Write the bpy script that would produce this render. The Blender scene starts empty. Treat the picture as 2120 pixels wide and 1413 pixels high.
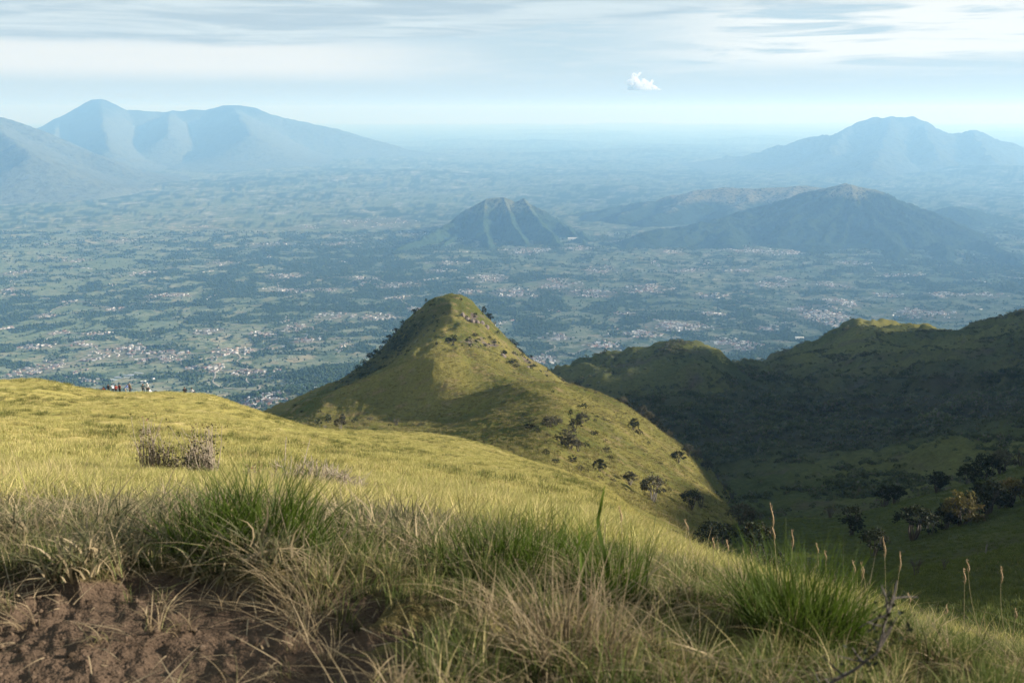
import bpy, math, random
import numpy as np
from mathutils import Vector, Matrix
S = bpy.context.scene
COL = S.collection
R = math.radians
random.seed(7)
RNG = np.random.default_rng(11)

# ------------------------------------------------------------------ camera
TH = R(13.07)                      # pitch below the horizontal
FPX = 2061.0                       # focal length in pixels of a 2120 px wide picture
CT, ST = math.cos(TH), math.sin(TH)
cam_d = bpy.data.cameras.new('camera')
cam = bpy.data.objects.new('camera', cam_d); COL.objects.link(cam)
cam.location = (0, 0, 0); cam.rotation_euler = (R(90) - TH, 0, 0)
cam_d.sensor_width = 36.0; cam_d.lens = 35.0
cam_d.clip_start = 0.05; cam_d.clip_end = 400000
cam_d.dof.use_dof = True; cam_d.dof.focus_distance = 420; cam_d.dof.aperture_fstop = 7.0
S.camera = cam
S.view_settings.view_transform = 'Standard'; S.view_settings.look = 'None'
S.view_settings.gamma = 1; S.view_settings.use_curve_mapping = False
S.view_settings.exposure = 0.97
S.cycles.volume_bounces = 2; S.cycles.max_bounces = 8; S.cycles.diffuse_bounces = 3
S.cycles.transparent_max_bounces = 8
S.cycles.use_denoising = True
SUN_AZ, SUN_EL = 97.0, 17.0        # clockwise from the viewing direction

# ------------------------------------------------------------------ node helper
class NT:
    def __init__(s, nt): s.nt = nt; s.n = nt.nodes; s.l = nt.links
    def new(s, t, **k):
        n = s.n.new(t)
        for a, b in k.items(): setattr(n, a, b)
        return n
    def put(s, sock, v):
        if v is None: return
        if isinstance(v, bpy.types.NodeSocket): s.l.new(v, sock)
        else:
            if sock.type in ('RGBA',) and len(v) == 3: v = (*v, 1)
            sock.default_value = v
    def math(s, op, a, b=None, c=None, clamp=False):
        n = s.new('ShaderNodeMath', operation=op, use_clamp=clamp)
        for i, v in enumerate((a, b, c)): s.put(n.inputs[i], v)
        return n.outputs[0]
    def mix(s, f, a, b):
        n = s.new('ShaderNodeMix', data_type='RGBA', clamp_factor=True)
        s.put(n.inputs[0], f); s.put(n.inputs[6], a); s.put(n.inputs[7], b)
        return n.outputs[2]
    def step(s, v, a, b, t0=0., t1=1.):
        n = s.new('ShaderNodeMapRange', interpolation_type='SMOOTHSTEP')
        s.put(n.inputs[0], v); n.inputs[1].default_value = a; n.inputs[2].default_value = b
        n.inputs[3].default_value = t0; n.inputs[4].default_value = t1
        return n.outputs[0]
    def lin(s, v, a, b, t0=0., t1=1.):
        n = s.new('ShaderNodeMapRange')
        s.put(n.inputs[0], v); n.inputs[1].default_value = a; n.inputs[2].default_value = b
        n.inputs[3].default_value = t0; n.inputs[4].default_value = t1
        return n.outputs[0]
    def noise(s, vec, scale, detail=4., rough=.55, dist=0.):
        n = s.new('ShaderNodeTexNoise')
        s.put(n.inputs['Vector'], vec); n.inputs['Scale'].default_value = scale
        n.inputs['Detail'].default_value = detail; n.inputs['Roughness'].default_value = rough
        n.inputs['Distortion'].default_value = dist
        return n.outputs[0]
    def vmul(s, vec, v):
        n = s.new('ShaderNodeVectorMath', operation='MULTIPLY')
        s.put(n.inputs[0], vec); n.inputs[1].default_value = v
        return n.outputs[0]
    def xyz(s, x, y, z):
        n = s.new('ShaderNodeCombineXYZ')
        for i, v in enumerate((x, y, z)): s.put(n.inputs[i], v)
        return n.outputs[0]
    def attr(s, name):
        return s.new('ShaderNodeAttribute', attribute_name=name).outputs['Fac']
    def pos(s): return s.new('ShaderNodeNewGeometry').outputs['Position']

# ------------------------------------------------------------------ world
W = bpy.data.worlds.new('World'); S.world = W; W.use_nodes = True
w = NT(W.node_tree); w.n.clear()
wo = w.new('ShaderNodeOutputWorld'); bg = w.new('ShaderNodeBackground')
STR = 0.06
bg.inputs[1].default_value = STR
sky = w.new('ShaderNodeTexSky', sky_type='NISHITA', sun_disc=False)
sky.sun_elevation = R(SUN_EL); sky.sun_rotation = R(SUN_AZ)
sky.altitude = 2800; sky.air_density = 1.0; sky.dust_density = 1.0; sky.ozone_density = 1.0
tc = w.new('ShaderNodeTexCoord'); sp = w.new('ShaderNodeSeparateXYZ')
w.l.new(tc.outputs['Generated'], sp.inputs[0])
azr = w.math('ARCTAN2', sp.outputs[0], sp.outputs[1]); elr = w.math('ARCSINE', sp.outputs[2])
az = w.math('MULTIPLY', azr, 180 / math.pi); el = w.math('MULTIPLY', elr, 180 / math.pi)
K = 1.0 / STR
def kc(r, g, b): return (r * K, g * K, b * K, 1)
elp = w.math('MAXIMUM', el, 0.3)
streak = w.noise(w.xyz(w.math('MULTIPLY', az, .10), w.math('MULTIPLY', el, 1.5), 0.), 1.0, 6, .6, .6)
streak2 = w.noise(w.xyz(w.math('MULTIPLY', az, .22), w.math('MULTIPLY', el, 2.6), 5.), 1.0, 7, .62, .8)
wob = w.noise(w.xyz(w.math('MULTIPLY', az, .12), w.math('MULTIPLY', el, .4), 9.), 1.0, 4, .55)
c0 = w.mix(w.step(el, 8., 34., .86, .22), sky.outputs[0], w.mix(w.step(el, .2, 3.0), kc(.29, .36, .405), kc(.285, .365, .41)))                       # thin high veil over the blue
c1 = w.mix(w.math('MULTIPLY', w.step(streak2, .42, .72), w.step(el, .8, 2.2)), c0, kc(.335, .395, .42))  # pale streaks
# bright band below the left deck
bandm = w.math('MULTIPLY', w.math('MULTIPLY', w.step(el, 1.2, 2.3), w.step(el, 4.2, 3.0)), w.step(az, 2., -12.))
c2 = w.mix(w.math('MULTIPLY', bandm, .85), c1, kc(.465, .485, .475))
# bright cloud at the right
rm = w.math('MULTIPLY', w.math('MULTIPLY', w.math('MULTIPLY', w.step(el, 1.6, 3.0), w.step(el, 14., 7.)), w.step(az, 3., 16.)), w.step(streak, .36, .52))
c2 = w.mix(w.math('MULTIPLY', rm, .9), c2, kc(.50, .52, .505))
# grey stratus deck, its lower edge rising to the right
edge = w.math('ADD', w.step(az, -14., 16., 3.35, 5.2), w.math('MULTIPLY', w.math('SUBTRACT', wob, .5), 1.0))
d = w.math('SUBTRACT', el, edge)
deckm = w.math('MULTIPLY', w.step(d, -.05, .28), w.math('MULTIPLY', w.step(az, 26., 4., .25, 1.), w.step(el, 26., 9., .35, 1.)))
deckc = w.mix(w.step(streak, .38, .66), kc(.25, .315, .355), kc(.36, .42, .44))
c3 = w.mix(w.math('MULTIPLY', deckm, .92), c2, deckc)
w.l.new(c3, bg.inputs[0]); w.l.new(bg.outputs[0], wo.inputs[0])

# ------------------------------------------------------------------ sun
sd = bpy.data.lights.new('sun', 'SUN'); sd.energy = 5.0; sd.angle = R(0.5); sd.color = (1.0, .95, .87)
sun = bpy.data.objects.new('sun', sd); COL.objects.link(sun)
ca, ce = R(SUN_AZ), R(SUN_EL)
SUNV = Vector((math.sin(ca) * math.cos(ce), math.cos(ca) * math.cos(ce), math.sin(ce)))
sun.rotation_euler = SUNV.to_track_quat('Z', 'Y').to_euler()
sun.location = SUNV * 300

# ------------------------------------------------------------------ small maths
def pchip(x, y, q):
    x = np.asarray(x, float); y = np.asarray(y, float); q = np.asarray(q, float)
    h = np.diff(x); dl = (np.diff(y, axis=0).T / h).T
    m = np.zeros_like(y)
    a, b = dl[:-1], dl[1:]
    w1 = (2 * h[1:] + h[:-1]); w2 = (h[1:] + 2 * h[:-1])
    if y.ndim > 1: w1 = w1[:, None]; w2 = w2[:, None]
    with np.errstate(divide='ignore', invalid='ignore'):
        hm = (w1 + w2) / (w1 / a + w2 / b)
    m[1:-1] = np.where(a * b > 0, hm, 0)
    m[0] = dl[0]; m[-1] = dl[-1]
    i = np.clip(np.searchsorted(x, q) - 1, 0, len(x) - 2)
    t = (q - x[i]) / h[i]; hh = h[i]
    if y.ndim > 1: t = t[:, None]; hh = hh[:, None]
    qc = np.clip(t, -.6, 1.6)
    t = qc
    h00 = 2*t**3 - 3*t**2 + 1; h10 = t**3 - 2*t**2 + t; h01 = -2*t**3 + 3*t**2; h11 = t**3 - t**2
    v = h00 * y[i] + h10 * hh * m[i] + h01 * y[i+1] + h11 * hh * m[i+1]
    lo = y[i] + m[i] * hh * t; hi = y[i+1] + m[i+1] * hh * (t - 1)
    return np.where(t < 0, lo, np.where(t > 1, hi, v))

_perm = np.random.default_rng(3).permutation(65536).astype(np.int64)
def perlin(x, y, seed=0):
    x = np.asarray(x, float); y = np.asarray(y, float)
    xi = np.floor(x).astype(np.int64); yi = np.floor(y).astype(np.int64)
    xf = x - xi; yf = y - yi
    u = xf*xf*xf*(xf*(xf*6-15)+10); v = yf*yf*yf*(yf*(yf*6-15)+10)
    def g(ix, iy, dx, dy):
        hsh = _perm[(_perm[(ix + seed * 131) & 65535] + iy) & 65535]
        a = hsh * (2 * np.pi / 65536)
        return np.cos(a) * dx + np.sin(a) * dy
    n00 = g(xi, yi, xf, yf); n10 = g(xi+1, yi, xf-1, yf)
    n01 = g(xi, yi+1, xf, yf-1); n11 = g(xi+1, yi+1, xf-1, yf-1)
    return ((n00*(1-u)+n10*u)*(1-v) + (n01*(1-u)+n11*u)*v) * 1.5
def fbm(x, y, oct=4, seed=0, gain=.5):
    t = 0; a = 1; f = 1
    for o in range(oct):
        t = t + a * perlin(x*f, y*f, seed + o*7); a *= gain; f *= 2.03
    return t
def sstep(v, a, b):
    t = np.clip((np.asarray(v, float) - a) / (b - a), 0, 1); return t*t*(3-2*t)
def slope_of(py):                   # drop per metre of forward distance along a sight line
    v = (706.5 - np.asarray(py, float)) / FPX
    return (ST - v * CT) / (CT + v * ST)
def sight(px, py, Y):               # the point on a sight line at forward distance Y
    u = (np.asarray(px, float) - 1060) / FPX; v = (706.5 - np.asarray(py, float)) / FPX
    t = Y / (CT + v * ST)
    return t * u, Y + 0 * t, t * (-ST + v * CT)
def project(x, y, z):
    dd = y * CT - z * ST
    return 1060 + FPX * x / dd, 706.5 - FPX * (y * ST + z * CT) / dd

# ------------------------------------------------------------------ mesh helpers
def make_obj(name, me, mats=(), parent=None, link=True):
    for m in mats: me.materials.append(m)
    o = bpy.data.objects.new(name, me)
    if link: COL.objects.link(o)
    if parent: o.parent = parent
    return o
def tag(o, label=None, cat=None, group=None, kind=None):
    if label: o['label'] = label
    if cat: o['category'] = cat
    if group: o['group'] = group
    if kind: o['kind'] = kind
    return o
def empty(name, loc, rz=0, scale=1):
    o = bpy.data.objects.new(name, None); COL.objects.link(o)
    o.empty_display_size = .2
    o.location = loc; o.rotation_euler = (0, 0, rz); o.scale = (scale,) * 3
    return o
def np_mesh(name, V, F, smooth=True, attrs=None, mat_idx=None):
    """V (n,3); F (m,k) one face size"""
    V = np.asarray(V, np.float32); F = np.asarray(F, np.int32)
    me = bpy.data.meshes.new(name)
    me.vertices.add(len(V)); me.vertices.foreach_set('co', V.ravel())
    k = F.shape[1]
    me.loops.add(F.size); me.loops.foreach_set('vertex_index', F.ravel())
    me.polygons.add(len(F))
    me.polygons.foreach_set('loop_start', np.arange(0, F.size, k, dtype=np.int32))
    me.polygons.foreach_set('loop_total', np.full(len(F), k, np.int32))
    me.polygons.foreach_set('use_smooth', np.full(len(F), smooth, bool))
    if mat_idx is not None: me.polygons.foreach_set('material_index', np.asarray(mat_idx, np.int32))
    for an, av in (attrs or {}).items():
        a = me.attributes.new(an, 'FLOAT', 'POINT'); a.data.foreach_set('value', np.asarray(av, np.float32).ravel())
    me.update(calc_edges=True)
    return me
def grid_faces(nr, nc):
    i = np.arange(nr - 1)[:, None] * nc + np.arange(nc - 1)[None, :]
    i = i.ravel()
    return np.stack([i, i + 1, i + 1 + nc, i + nc], 1)

# ------------------------------------------------------------------ landforms given as cross-sections at successive distances
class Land:
    def __init__(s, rows, px0, px1, blur=2.0):
        rows = sorted(rows, key=lambda r: r[0])
        s.pxs = np.arange(px0, px1 + 1, 5.0)
        tab = np.array([pchip([p for p, _ in r[1]], [q for _, q in r[1]], s.pxs) for r in rows])
        s.ly0, s.ly1 = math.log(rows[0][0]), math.log(rows[-1][0])
        s.n = 420
        s.lys = np.linspace(s.ly0, s.ly1, s.n)
        T = pchip([math.log(r[0]) for r in rows], tab, s.lys)
        kk = np.exp(-.5 * (np.arange(-9, 10) / (blur * 1.6)) ** 2); kk /= kk.sum()
        T = np.apply_along_axis(lambda c: np.convolve(np.pad(c, 9, 'edge'), kk, 'valid'), 1, T)
        kk = np.exp(-.5 * (np.arange(-9, 10) / blur) ** 2); kk /= kk.sum()
        P = np.pad(T, ((9, 9), (0, 0)), 'reflect', reflect_type='odd')
        T = np.apply_along_axis(lambda c: np.convolve(c, kk, 'valid'), 0, P)
        s.T = T
        s.bump = lambda x, y: 0 * x
    def py(s, px, Y):
        fy = np.clip((np.log(Y) - s.ly0) / (s.ly1 - s.ly0) * (s.n - 1), 0, s.n - 1.001)
        fx = np.clip((np.asarray(px, float) - s.pxs[0]) / 5.0, 0, len(s.pxs) - 1.001)
        iy = fy.astype(int); ix = fx.astype(int); ty = fy - iy; tx = fx - ix
        T = s.T
        return ((T[iy, ix]*(1-tx) + T[iy, ix+1]*tx)*(1-ty) + (T[iy+1, ix]*(1-tx) + T[iy+1, ix+1]*tx)*ty)
    def at(s, px, Y):               # point of the surface at picture column px and distance Y
        px = np.asarray(px, float); Y = np.asarray(Y, float) + 0 * px
        x, y, z = sight(px, s.py(px, Y), Y)
        return x, y, z + s.bump(x, y)
    def height(s, x, y):
        x = np.asarray(x, float); y = np.asarray(y, float)
        px = 1060 + FPX * x / (y * 1.03)
        for _ in range(4):
            p = s.py(px, y); v = (706.5 - p) / FPX
            px = 1060 + FPX * x / y * (CT + v * ST)
        return sight(px, s.py(px, y), y)[2] + s.bump(x, y)
    def find(s, px, py, far=False):  # where a sight line first meets the surface
        Ys = np.exp(np.linspace(s.ly0, s.ly1, 3000)); p = s.py(np.full(3000, float(px)), Ys)
        k = np.nonzero(p <= py)[0]
        if len(k) == 0: k = [int(np.argmin(p))]
        Y = Ys[k[0]]
        x, y, z = sight(px, p[k[0]], Y)
        return float(x), float(y), float(z + s.bump(np.array(x), np.array(y)))
    def mesh(s, name, pxs, Ys, attrs=None):
        PX, YY = np.meshgrid(pxs, Ys)
        x, y, z = s.at(PX, YY)
        V = np.stack([x.ravel(), y.ravel(), z.ravel()], 1)
        A = {k: f(x, y, PX, YY).ravel() for k, f in (attrs or {}).items()}
        return np_mesh(name, V, grid_faces(len(Ys), len(pxs)), True, A)
# ------------------------------------------------------------------ materials of the land
def new_mat(name):
    m = bpy.data.materials.new(name); m.use_nodes = True
    t = NT(m.node_tree); t.n.clear()
    out = t.new('ShaderNodeOutputMaterial')
    return m, t, out
def diffuse(t, out, col, rough=1.0, bump=None, bdist=.1, bstr=1.0):
    b = t.new('ShaderNodeBsdfDiffuse'); t.put(b.inputs[0], col); b.inputs[1].default_value = rough
    if bump is not None:
        bn = t.new('ShaderNodeBump'); bn.inputs['Strength'].default_value = bstr
        bn.inputs['Distance'].default_value = bdist; t.put(bn.inputs['Height'], bump)
        t.l.new(bn.outputs[0], b.inputs['Normal'])
    t.l.new(b.outputs[0], out.inputs[0]); return b

def hill_material(name, cA, cB, cC, s_big, s_mid, s_fine, bdist, rock_litcol=(.16, .125, .10), scrubcol=(.035, .042, .022)):
    m, t, out = new_mat(name); p = t.pos()
    n1 = t.noise(p, s_big, 5, .6); n2 = t.noise(p, s_mid, 5, .65); n3 = t.noise(p, s_fine, 6, .7)
    c = t.mix(t.step(n1, .36, .64), cA, cB)
    c = t.mix(t.step(n2, .50, .74), c, cC)
    g = t.lin(n3, .25, .75, .62, 1.38)
    mm = t.new('ShaderNodeMix', data_type='RGBA', blend_type='MULTIPLY'); mm.inputs[0].default_value = 1
    t.put(mm.inputs[6], c); t.l.new(t.xyz(g, g, g), mm.inputs[7]); c = mm.outputs[2]
    c = t.mix(t.math('MULTIPLY', t.attr('scrub'), t.step(n2, .22, .48)), c, scrubcol)
    c = t.mix(t.step(t.math('ADD', t.attr('rock'), t.math('MULTIPLY', t.math('SUBTRACT', n3, .5), 1.4)), .45, .75), c, rock_litcol)
    c = t.mix(t.step(t.math('ADD', t.attr('soil'), t.math('MULTIPLY', t.math('SUBTRACT', n3, .5), .8)), .4, .65), c,
              t.mix(n2, (.075, .050, .034), (.165, .112, .074)))
    diffuse(t, out, c, 1.0, t.math('ADD', n3, t.math('MULTIPLY', n2, 1.5)), bdist)
    return m
M_A = hill_material('meadow_ground', (.34, .275, .095), (.28, .25, .075), (.42, .33, .15), .03, .35, 3.5, .10, scrubcol=(.075, .056, .030))
M_B = hill_material('peak_ground', (.21, .18, .055), (.095, .105, .030), (.25, .18, .09), .012, .11, .8, .5)
M_C = hill_material('valley_ground', (.085, .098, .040), (.14, .142, .052), (.11, .092, .068), .006, .020, .25, 2.2, rock_litcol=(.26, .235, .075), scrubcol=(.050, .046, .036))  # valley shade darkened into the grass, sunlight painted on the crests as paler grass

# ------------------------------------------------------------------ near slope
LA = Land([
 (1.2, [(-900, 2000), (1060, 1990), (3000, 2000)]),
 (2.0, [(-900, 1420), (0, 1425), (500, 1425), (1060, 1440), (1700, 1470), (2120, 1510), (3000, 1580)]),
 (3.0, [(-900, 1175), (0, 1178), (500, 1178), (1000, 1205), (1500, 1260), (1750, 1305), (2120, 1380), (3000, 1500)]),
 (5.0, [(-900, 1065), (0, 1080), (500, 1090), (1000, 1130), (1300, 1170), (1500, 1215), (1700, 1270), (1900, 1320), (2120, 1375), (3000, 1520)]),
 (9.0, [(-900, 1010), (0, 1030), (500, 1040), (1000, 1080), (1300, 1130), (1500, 1193), (1700, 1252), (1900, 1310), (2120, 1375), (3000, 1560)]),
 (16., [(-900, 960), (0, 990), (500, 1003), (1000, 1042), (1300, 1098), (1450, 1162), (1600, 1215), (1750, 1258), (1900, 1315), (2120, 1410), (3000, 1640)]),
 (30., [(-900, 910), (0, 948), (400, 965), (700, 987), (1000, 1018), (1200, 1048), (1320, 1088), (1430, 1145), (1560, 1200), (1750, 1280), (1900, 1350), (2120, 1460), (3000, 1700)]),
 (60., [(-900, 840), (0, 882), (300, 897), (600, 930), (900, 967), (1100, 997), (1220, 1022), (1300, 1060), (1400, 1128), (1560, 1235), (1750, 1350), (2120, 1560), (3000, 1850)]),
 (100., [(-900, 770), (0, 822), (200, 842), (400, 857), (600, 892), (800, 930), (1000, 958), (1130, 982), (1220, 1004), (1290, 1046), (1400, 1138), (1560, 1270), (1750, 1410), (2120, 1650), (3000, 1900)]),
 (150., [(-900, 740), (-200, 780), (0, 789), (80, 787), (150, 800), (230, 812), (330, 813), (430, 817), (500, 840), (600, 873), (650, 888), (800, 906), (950, 923), (1050, 945), (1150, 974), (1250, 1008), (1330, 1080), (1450, 1190), (1600, 1320), (2120, 1700), (3000, 1950)]),
 (190., [(-900, 800), (0, 832), (230, 846), (430, 860), (500, 868), (600, 885), (650, 889), (700, 890), (850, 895), (950, 906), (1020, 925), (1100, 955), (1150, 970), (1250, 1012), (1330, 1090), (1450, 1200), (1600, 1340), (2120, 1720), (3000, 1980)]),
 (230., [(-900, 900), (0, 905), (430, 930), (600, 945), (700, 948), (850, 952), (950, 955), (1050, 966), (1150, 990), (1250, 1040), (1400, 1170), (1600, 1350), (2120, 1740), (3000, 2000)]),
 (310., [(-900, 1100), (0, 1090), (600, 1085), (900, 1075), (1050, 1080), (1250, 1160), (1400, 1280), (1600, 1420), (2120, 1800), (3000, 2000)]),
], -700, 2800, 2.2)
def bumpA(x, y):
    r = np.sqrt(x*x + y*y)
    fine = (.035 - .018*soilA(x, y, 1060 + 0*x, y)) * fbm(x/.35, y/.35, 4, 5) * sstep(r, 14, 6) + .014 * fbm(x/.06, y/.06, 3, 9) * sstep(r, 6, 3)
    mid = .10 * fbm(x/1.6, y/1.6, 4, 21) * sstep(r, 2, 8) + .22 * fbm(x/5., y/5., 3, 31) * sstep(r, 15, 50)
    # tussock rolls along the crest at the left
    return -.10 * soilA(x, y, 1060 + 0*x, y) + fine + mid + .3 * perlin(x/14, y/9, 77) * sstep(r, 40, 100)
LA.bump = bumpA
def soilA(x, y, px, Y):
    e = ((x + 1.12) / .90) ** 2 + ((y - 2.2) / .98) ** 2
    s = sstep(e + .5 * fbm(x/.3, y/.3, 4, 41), 1.25, .6)
    path = sstep(y, 60, 90) * np.exp(-((y - 152 - .02*x) / 3.0) ** 2) * sstep(px, 265, 300) * sstep(px, 440, 385) * .9   # trodden strip on the crest
    return np.maximum(s, path)
zero = lambda x, y, px, Y: 0 * x
pA = np.unique(np.concatenate([np.linspace(-700, -40, 50), np.linspace(-40, 2180, 360), np.linspace(2180, 2800, 40)]))
slope_me = LA.mesh('near_slope', pA, np.exp(np.linspace(math.log(1.2), math.log(305), 300)), {'soil': soilA, 'rock': zero, 'scrub': lambda x, y, px, Y: sstep(Y, 9, 4)})
near_slope = tag(make_obj('hillside', slope_me, [M_A]), 'yellow green grassy near slope falling away from the viewpoint', None, None, 'structure')

# ground behind and beside the viewpoint, rising to the unseen mountain
def back_z(x, y):
    z = -1.2 - .30 * y + .0012 * y * y * (y < 0) * .5 + .02 * np.abs(x) + .10 * x * (x > 0)
    z = np.where(y > 0, z - .35 * sstep(y, -.2, 1.4), z)
    z = z + .25 * np.exp(-((x - 3.1) / 1.5) ** 2 - ((y + 1.6) / 1.3) ** 2)      # a low unseen bank, added to shade the foreground
    return z + .05 * fbm(x/1.1, y/1.1, 3, 55) + .5 * fbm(x/14, y/14, 3, 58) * sstep(np.hypot(x, y), 10, 40)
def sgrid(a, b, n, p=2.2):
    t = np.linspace(-1, 1, n); s = np.sign(t) * np.abs(t) ** p
    return np.where(s < 0, -s * a, s * b)
gx, gy = np.meshgrid(sgrid(-140, 170, 90), np.concatenate([-160 * np.linspace(1, 0, 60) ** 2.2, [.5, 1.0, 1.4]]))
bz = back_z(gx, gy)
bm_ = np_mesh('back_slope', np.stack([gx.ravel(), gy.ravel(), bz.ravel()], 1), grid_faces(63, 90), True,
              {'soil': sstep(np.abs(gx + .6 - .2*gy), 1.4, .5).ravel(), 'rock': 0*bz.ravel(), 'scrub': 0*bz.ravel()})
tag(make_obj('hillside', bm_, [M_A]), 'grassy slope rising behind the viewpoint', None, None, 'structure')

# ------------------------------------------------------------------ the peaked hill
LB = Land([
 (95., [(380, 1150), (600, 1110), (1130, 1090), (1200, 1105), (1280, 1130), (1350, 1160), (1420, 1190), (1500, 1232), (1600, 1290), (1760, 1380)]),
 (150., [(380, 1050), (600, 1020), (1130, 1010), (1200, 1030), (1280, 1060), (1350, 1095), (1420, 1130), (1500, 1175), (1600, 1240), (1760, 1340)]),
 (215., [(380, 990), (600, 960), (900, 958), (1000, 955), (1080, 952), (1130, 955), (1200, 985), (1280, 1025), (1350, 1060), (1420, 1095), (1500, 1145), (1600, 1215), (1760, 1320)]),
 (270., [(380, 950), (600, 922), (800, 930), (900, 932), (1000, 925), (1080, 914), (1130, 904), (1200, 932), (1280, 975), (1350, 1015), (1420, 1052), (1480, 1087), (1550, 1135), (1620, 1190), (1760, 1310)]),
 (340., [(380, 950), (500, 935), (600, 925), (700, 922), (800, 922), (900, 911), (1000, 893), (1080, 873), (1140, 858), (1200, 880), (1280, 921), (1350, 959), (1420, 1001), (1480, 1042), (1530, 1083), (1600, 1160), (1760, 1310)]),
 (420., [(380, 935), (500, 910), (600, 890), (700, 888), (800, 882), (900, 869), (1000, 846), (1080, 825), (1140, 816), (1200, 836), (1280, 871), (1340, 905), (1400, 943), (1450, 981), (1500, 1031), (1540, 1074), (1600, 1160), (1760, 1320)]),
 (490., [(380, 925), (560, 890), (640, 874), (720, 864), (800, 856), (900, 836), (980, 816), (1060, 799), (1110, 793), (1150, 795), (1200, 807), (1280, 838), (1340, 870), (1400, 909), (1450, 944), (1490, 992), (1540, 1062), (1600, 1160), (1760, 1330)]),
 (560., [(380, 915), (560, 866), (640, 832), (720, 799), (800, 769), (860, 747), (890, 737), (925, 731), (955, 739), (985, 754), (1040, 768), (1100, 779), (1160, 793), (1200, 808), (1250, 834), (1320, 880), (1400, 945), (1500, 1050), (1600, 1150), (1760, 1330)]),
 (612., [(380, 930), (560, 898), (640, 868), (720, 838), (800, 820), (860, 798), (920, 788), (985, 794), (1040, 799), (1100, 803), (1160, 808), (1200, 820), (1250, 846), (1320, 892), (1400, 958), (1600, 1150), (1760, 1330)]),
 (665., [(380, 915), (560, 880), (650, 840), (720, 802), (780, 770), (830, 742), (858, 729), (905, 720), (950, 721), (1000, 727), (1050, 742), (1100, 768), (1130, 784), (1180, 812), (1250, 855), (1350, 930), (1500, 1060), (1760, 1320)]),
 (720., [(380, 912), (560, 880), (650, 846), (720, 812), (780, 782), (830, 748), (870, 722), (905, 705), (950, 708), (1000, 726), (1060, 756), (1120, 788), (1180, 822), (1250, 868), (1350, 950), (1500, 1085), (1760, 1320)]),
 (790., [(380, 915), (560, 884), (620, 860), (700, 820), (760, 786), (800, 752), (850, 712), (895, 680), (925, 666), (955, 668), (985, 676), (1020, 695), (1060, 727), (1110, 766), (1160, 800), (1250, 870), (1350, 960), (1500, 1095), (1760, 1330)]),
 (825., [(380, 908), (560, 862), (620, 836), (700, 800), (760, 766), (800, 730), (850, 690), (895, 655), (930, 640), (950, 646), (975, 655), (1015, 678), (1055, 714), (1100, 750), (1160, 788), (1250, 862), (1350, 955), (1500, 1090), (1760, 1330)]),
 (880., [(380, 905), (480, 880), (560, 847), (620, 822), (700, 789), (760, 754), (800, 710), (840, 667), (880, 630), (905, 614), (935, 606), (965, 613), (992, 640), (1015, 666), (1050, 705), (1100, 745), (1160, 785), (1250, 860), (1350, 955), (1500, 1090), (1760, 1340)]),
 (960., [(380, 990), (560, 920), (760, 830), (880, 730), (935, 690), (992, 720), (1100, 830), (1250, 930), (1500, 1130), (1760, 1350)]),
 (1200., [(380, 1180), (560, 1120), (760, 1020), (935, 930), (1100, 1010), (1250, 1080), (1500, 1200), (1760, 1380)]),
 (1700., [(380, 1300), (935, 1180), (1500, 1300), (1760, 1400)]),
], 300, 1800, 1.5)
def bumpB(x, y):
    g = fbm(x/26, y/26, 4, 61)
    ridg = 1 - np.abs(perlin(x/17 + .3*g, y/60, 63))
    fold = 1 - np.abs(perlin(x/30 + y/70 + .25*g, y/120 - x/160, 64))
    up = sstep(y, 560, 700)
    return 3.2*(fold - .6)*sstep(y, 330, 450) + .30*perlin(x/2.2 , (y + .6*x)/9, 69) + 3.5*perlin(x/48 + 3.3, y/75, 68)*sstep(y, 300, 420)*sstep(y, 700, 600) + .8*g*sstep(y, 220, 320) + up * 3.2 * (ridg - .55) * sstep(y, 890, 860) + .35*fbm(x/3.2, y/3.2, 3, 65) * sstep(y, 200, 260) + up * 1.2 * fbm(x/7, y/7, 3, 66)
LB.bump = bumpB
def rockB(x, y, px, Y):
    py = LB.py(px, Y)
    out = np.exp(-((px - 985) / 42) ** 2 - ((py - 655) / 11) ** 2) * 1.0
    out = np.maximum(out, .95 * np.exp(-((px - 1000) / 70) ** 2 - ((py - 712) / 22) ** 2) * sstep(Y, 640, 680))
    out = np.maximum(out, .9 * np.exp(-((px - 1090) / 60) ** 2 - ((py - 745 - .6*(px-1090)) / 18) ** 2) * sstep(Y, 620, 700))
    out = np.maximum(out, .8 * np.exp(-((px - 1045) / 25) ** 2 - ((py - 690 - 1.1*(px-1045)) / 14) ** 2))
    out = np.maximum(out, .75 * np.exp(-((px - 1500) / 40) ** 2 - ((py - 1030 - 1.0*(px-1500)) / 20) ** 2))
    out = np.maximum(out, .5 * np.exp(-((px - 1260) / 90) ** 2 - ((py - 890 - .7*(px-1260)) / 26) ** 2))
    return out * (.55 + .75*fbm(x/9, y/9, 3, 71))
def scrubB(x, y, px, Y):
    py = LB.py(px, Y)
    a = np.exp(-((px - 830) / 85) ** 2 - ((py - 705 + .75*(px-830)) / 30) ** 2) * sstep(Y, 650, 730)
    b = np.exp(-((px - 760) / 60) ** 2 - ((py - 770 + .45*(px-760)) / 22) ** 2) * sstep(Y, 640, 720)
    c = np.exp(-((px - 680) / 80) ** 2 - ((py - 878) / 22) ** 2)
    return np.clip(np.maximum(1.0*np.maximum(a, b), .35*c), 0, 1)
YB = np.concatenate([np.exp(np.linspace(math.log(97), math.log(900), 360)), np.exp(np.linspace(math.log(910), math.log(1690), 26))])
peak_me = LB.mesh('peaked_hill', np.arange(380, 1701, 4.0), YB, {'soil': zero, 'rock': rockB, 'scrub': scrubB})
peak = tag(make_obj('hill', peak_me, [M_B]), 'pointed green hill with a rounded summit in the middle of the view', None, None, 'structure')

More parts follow.
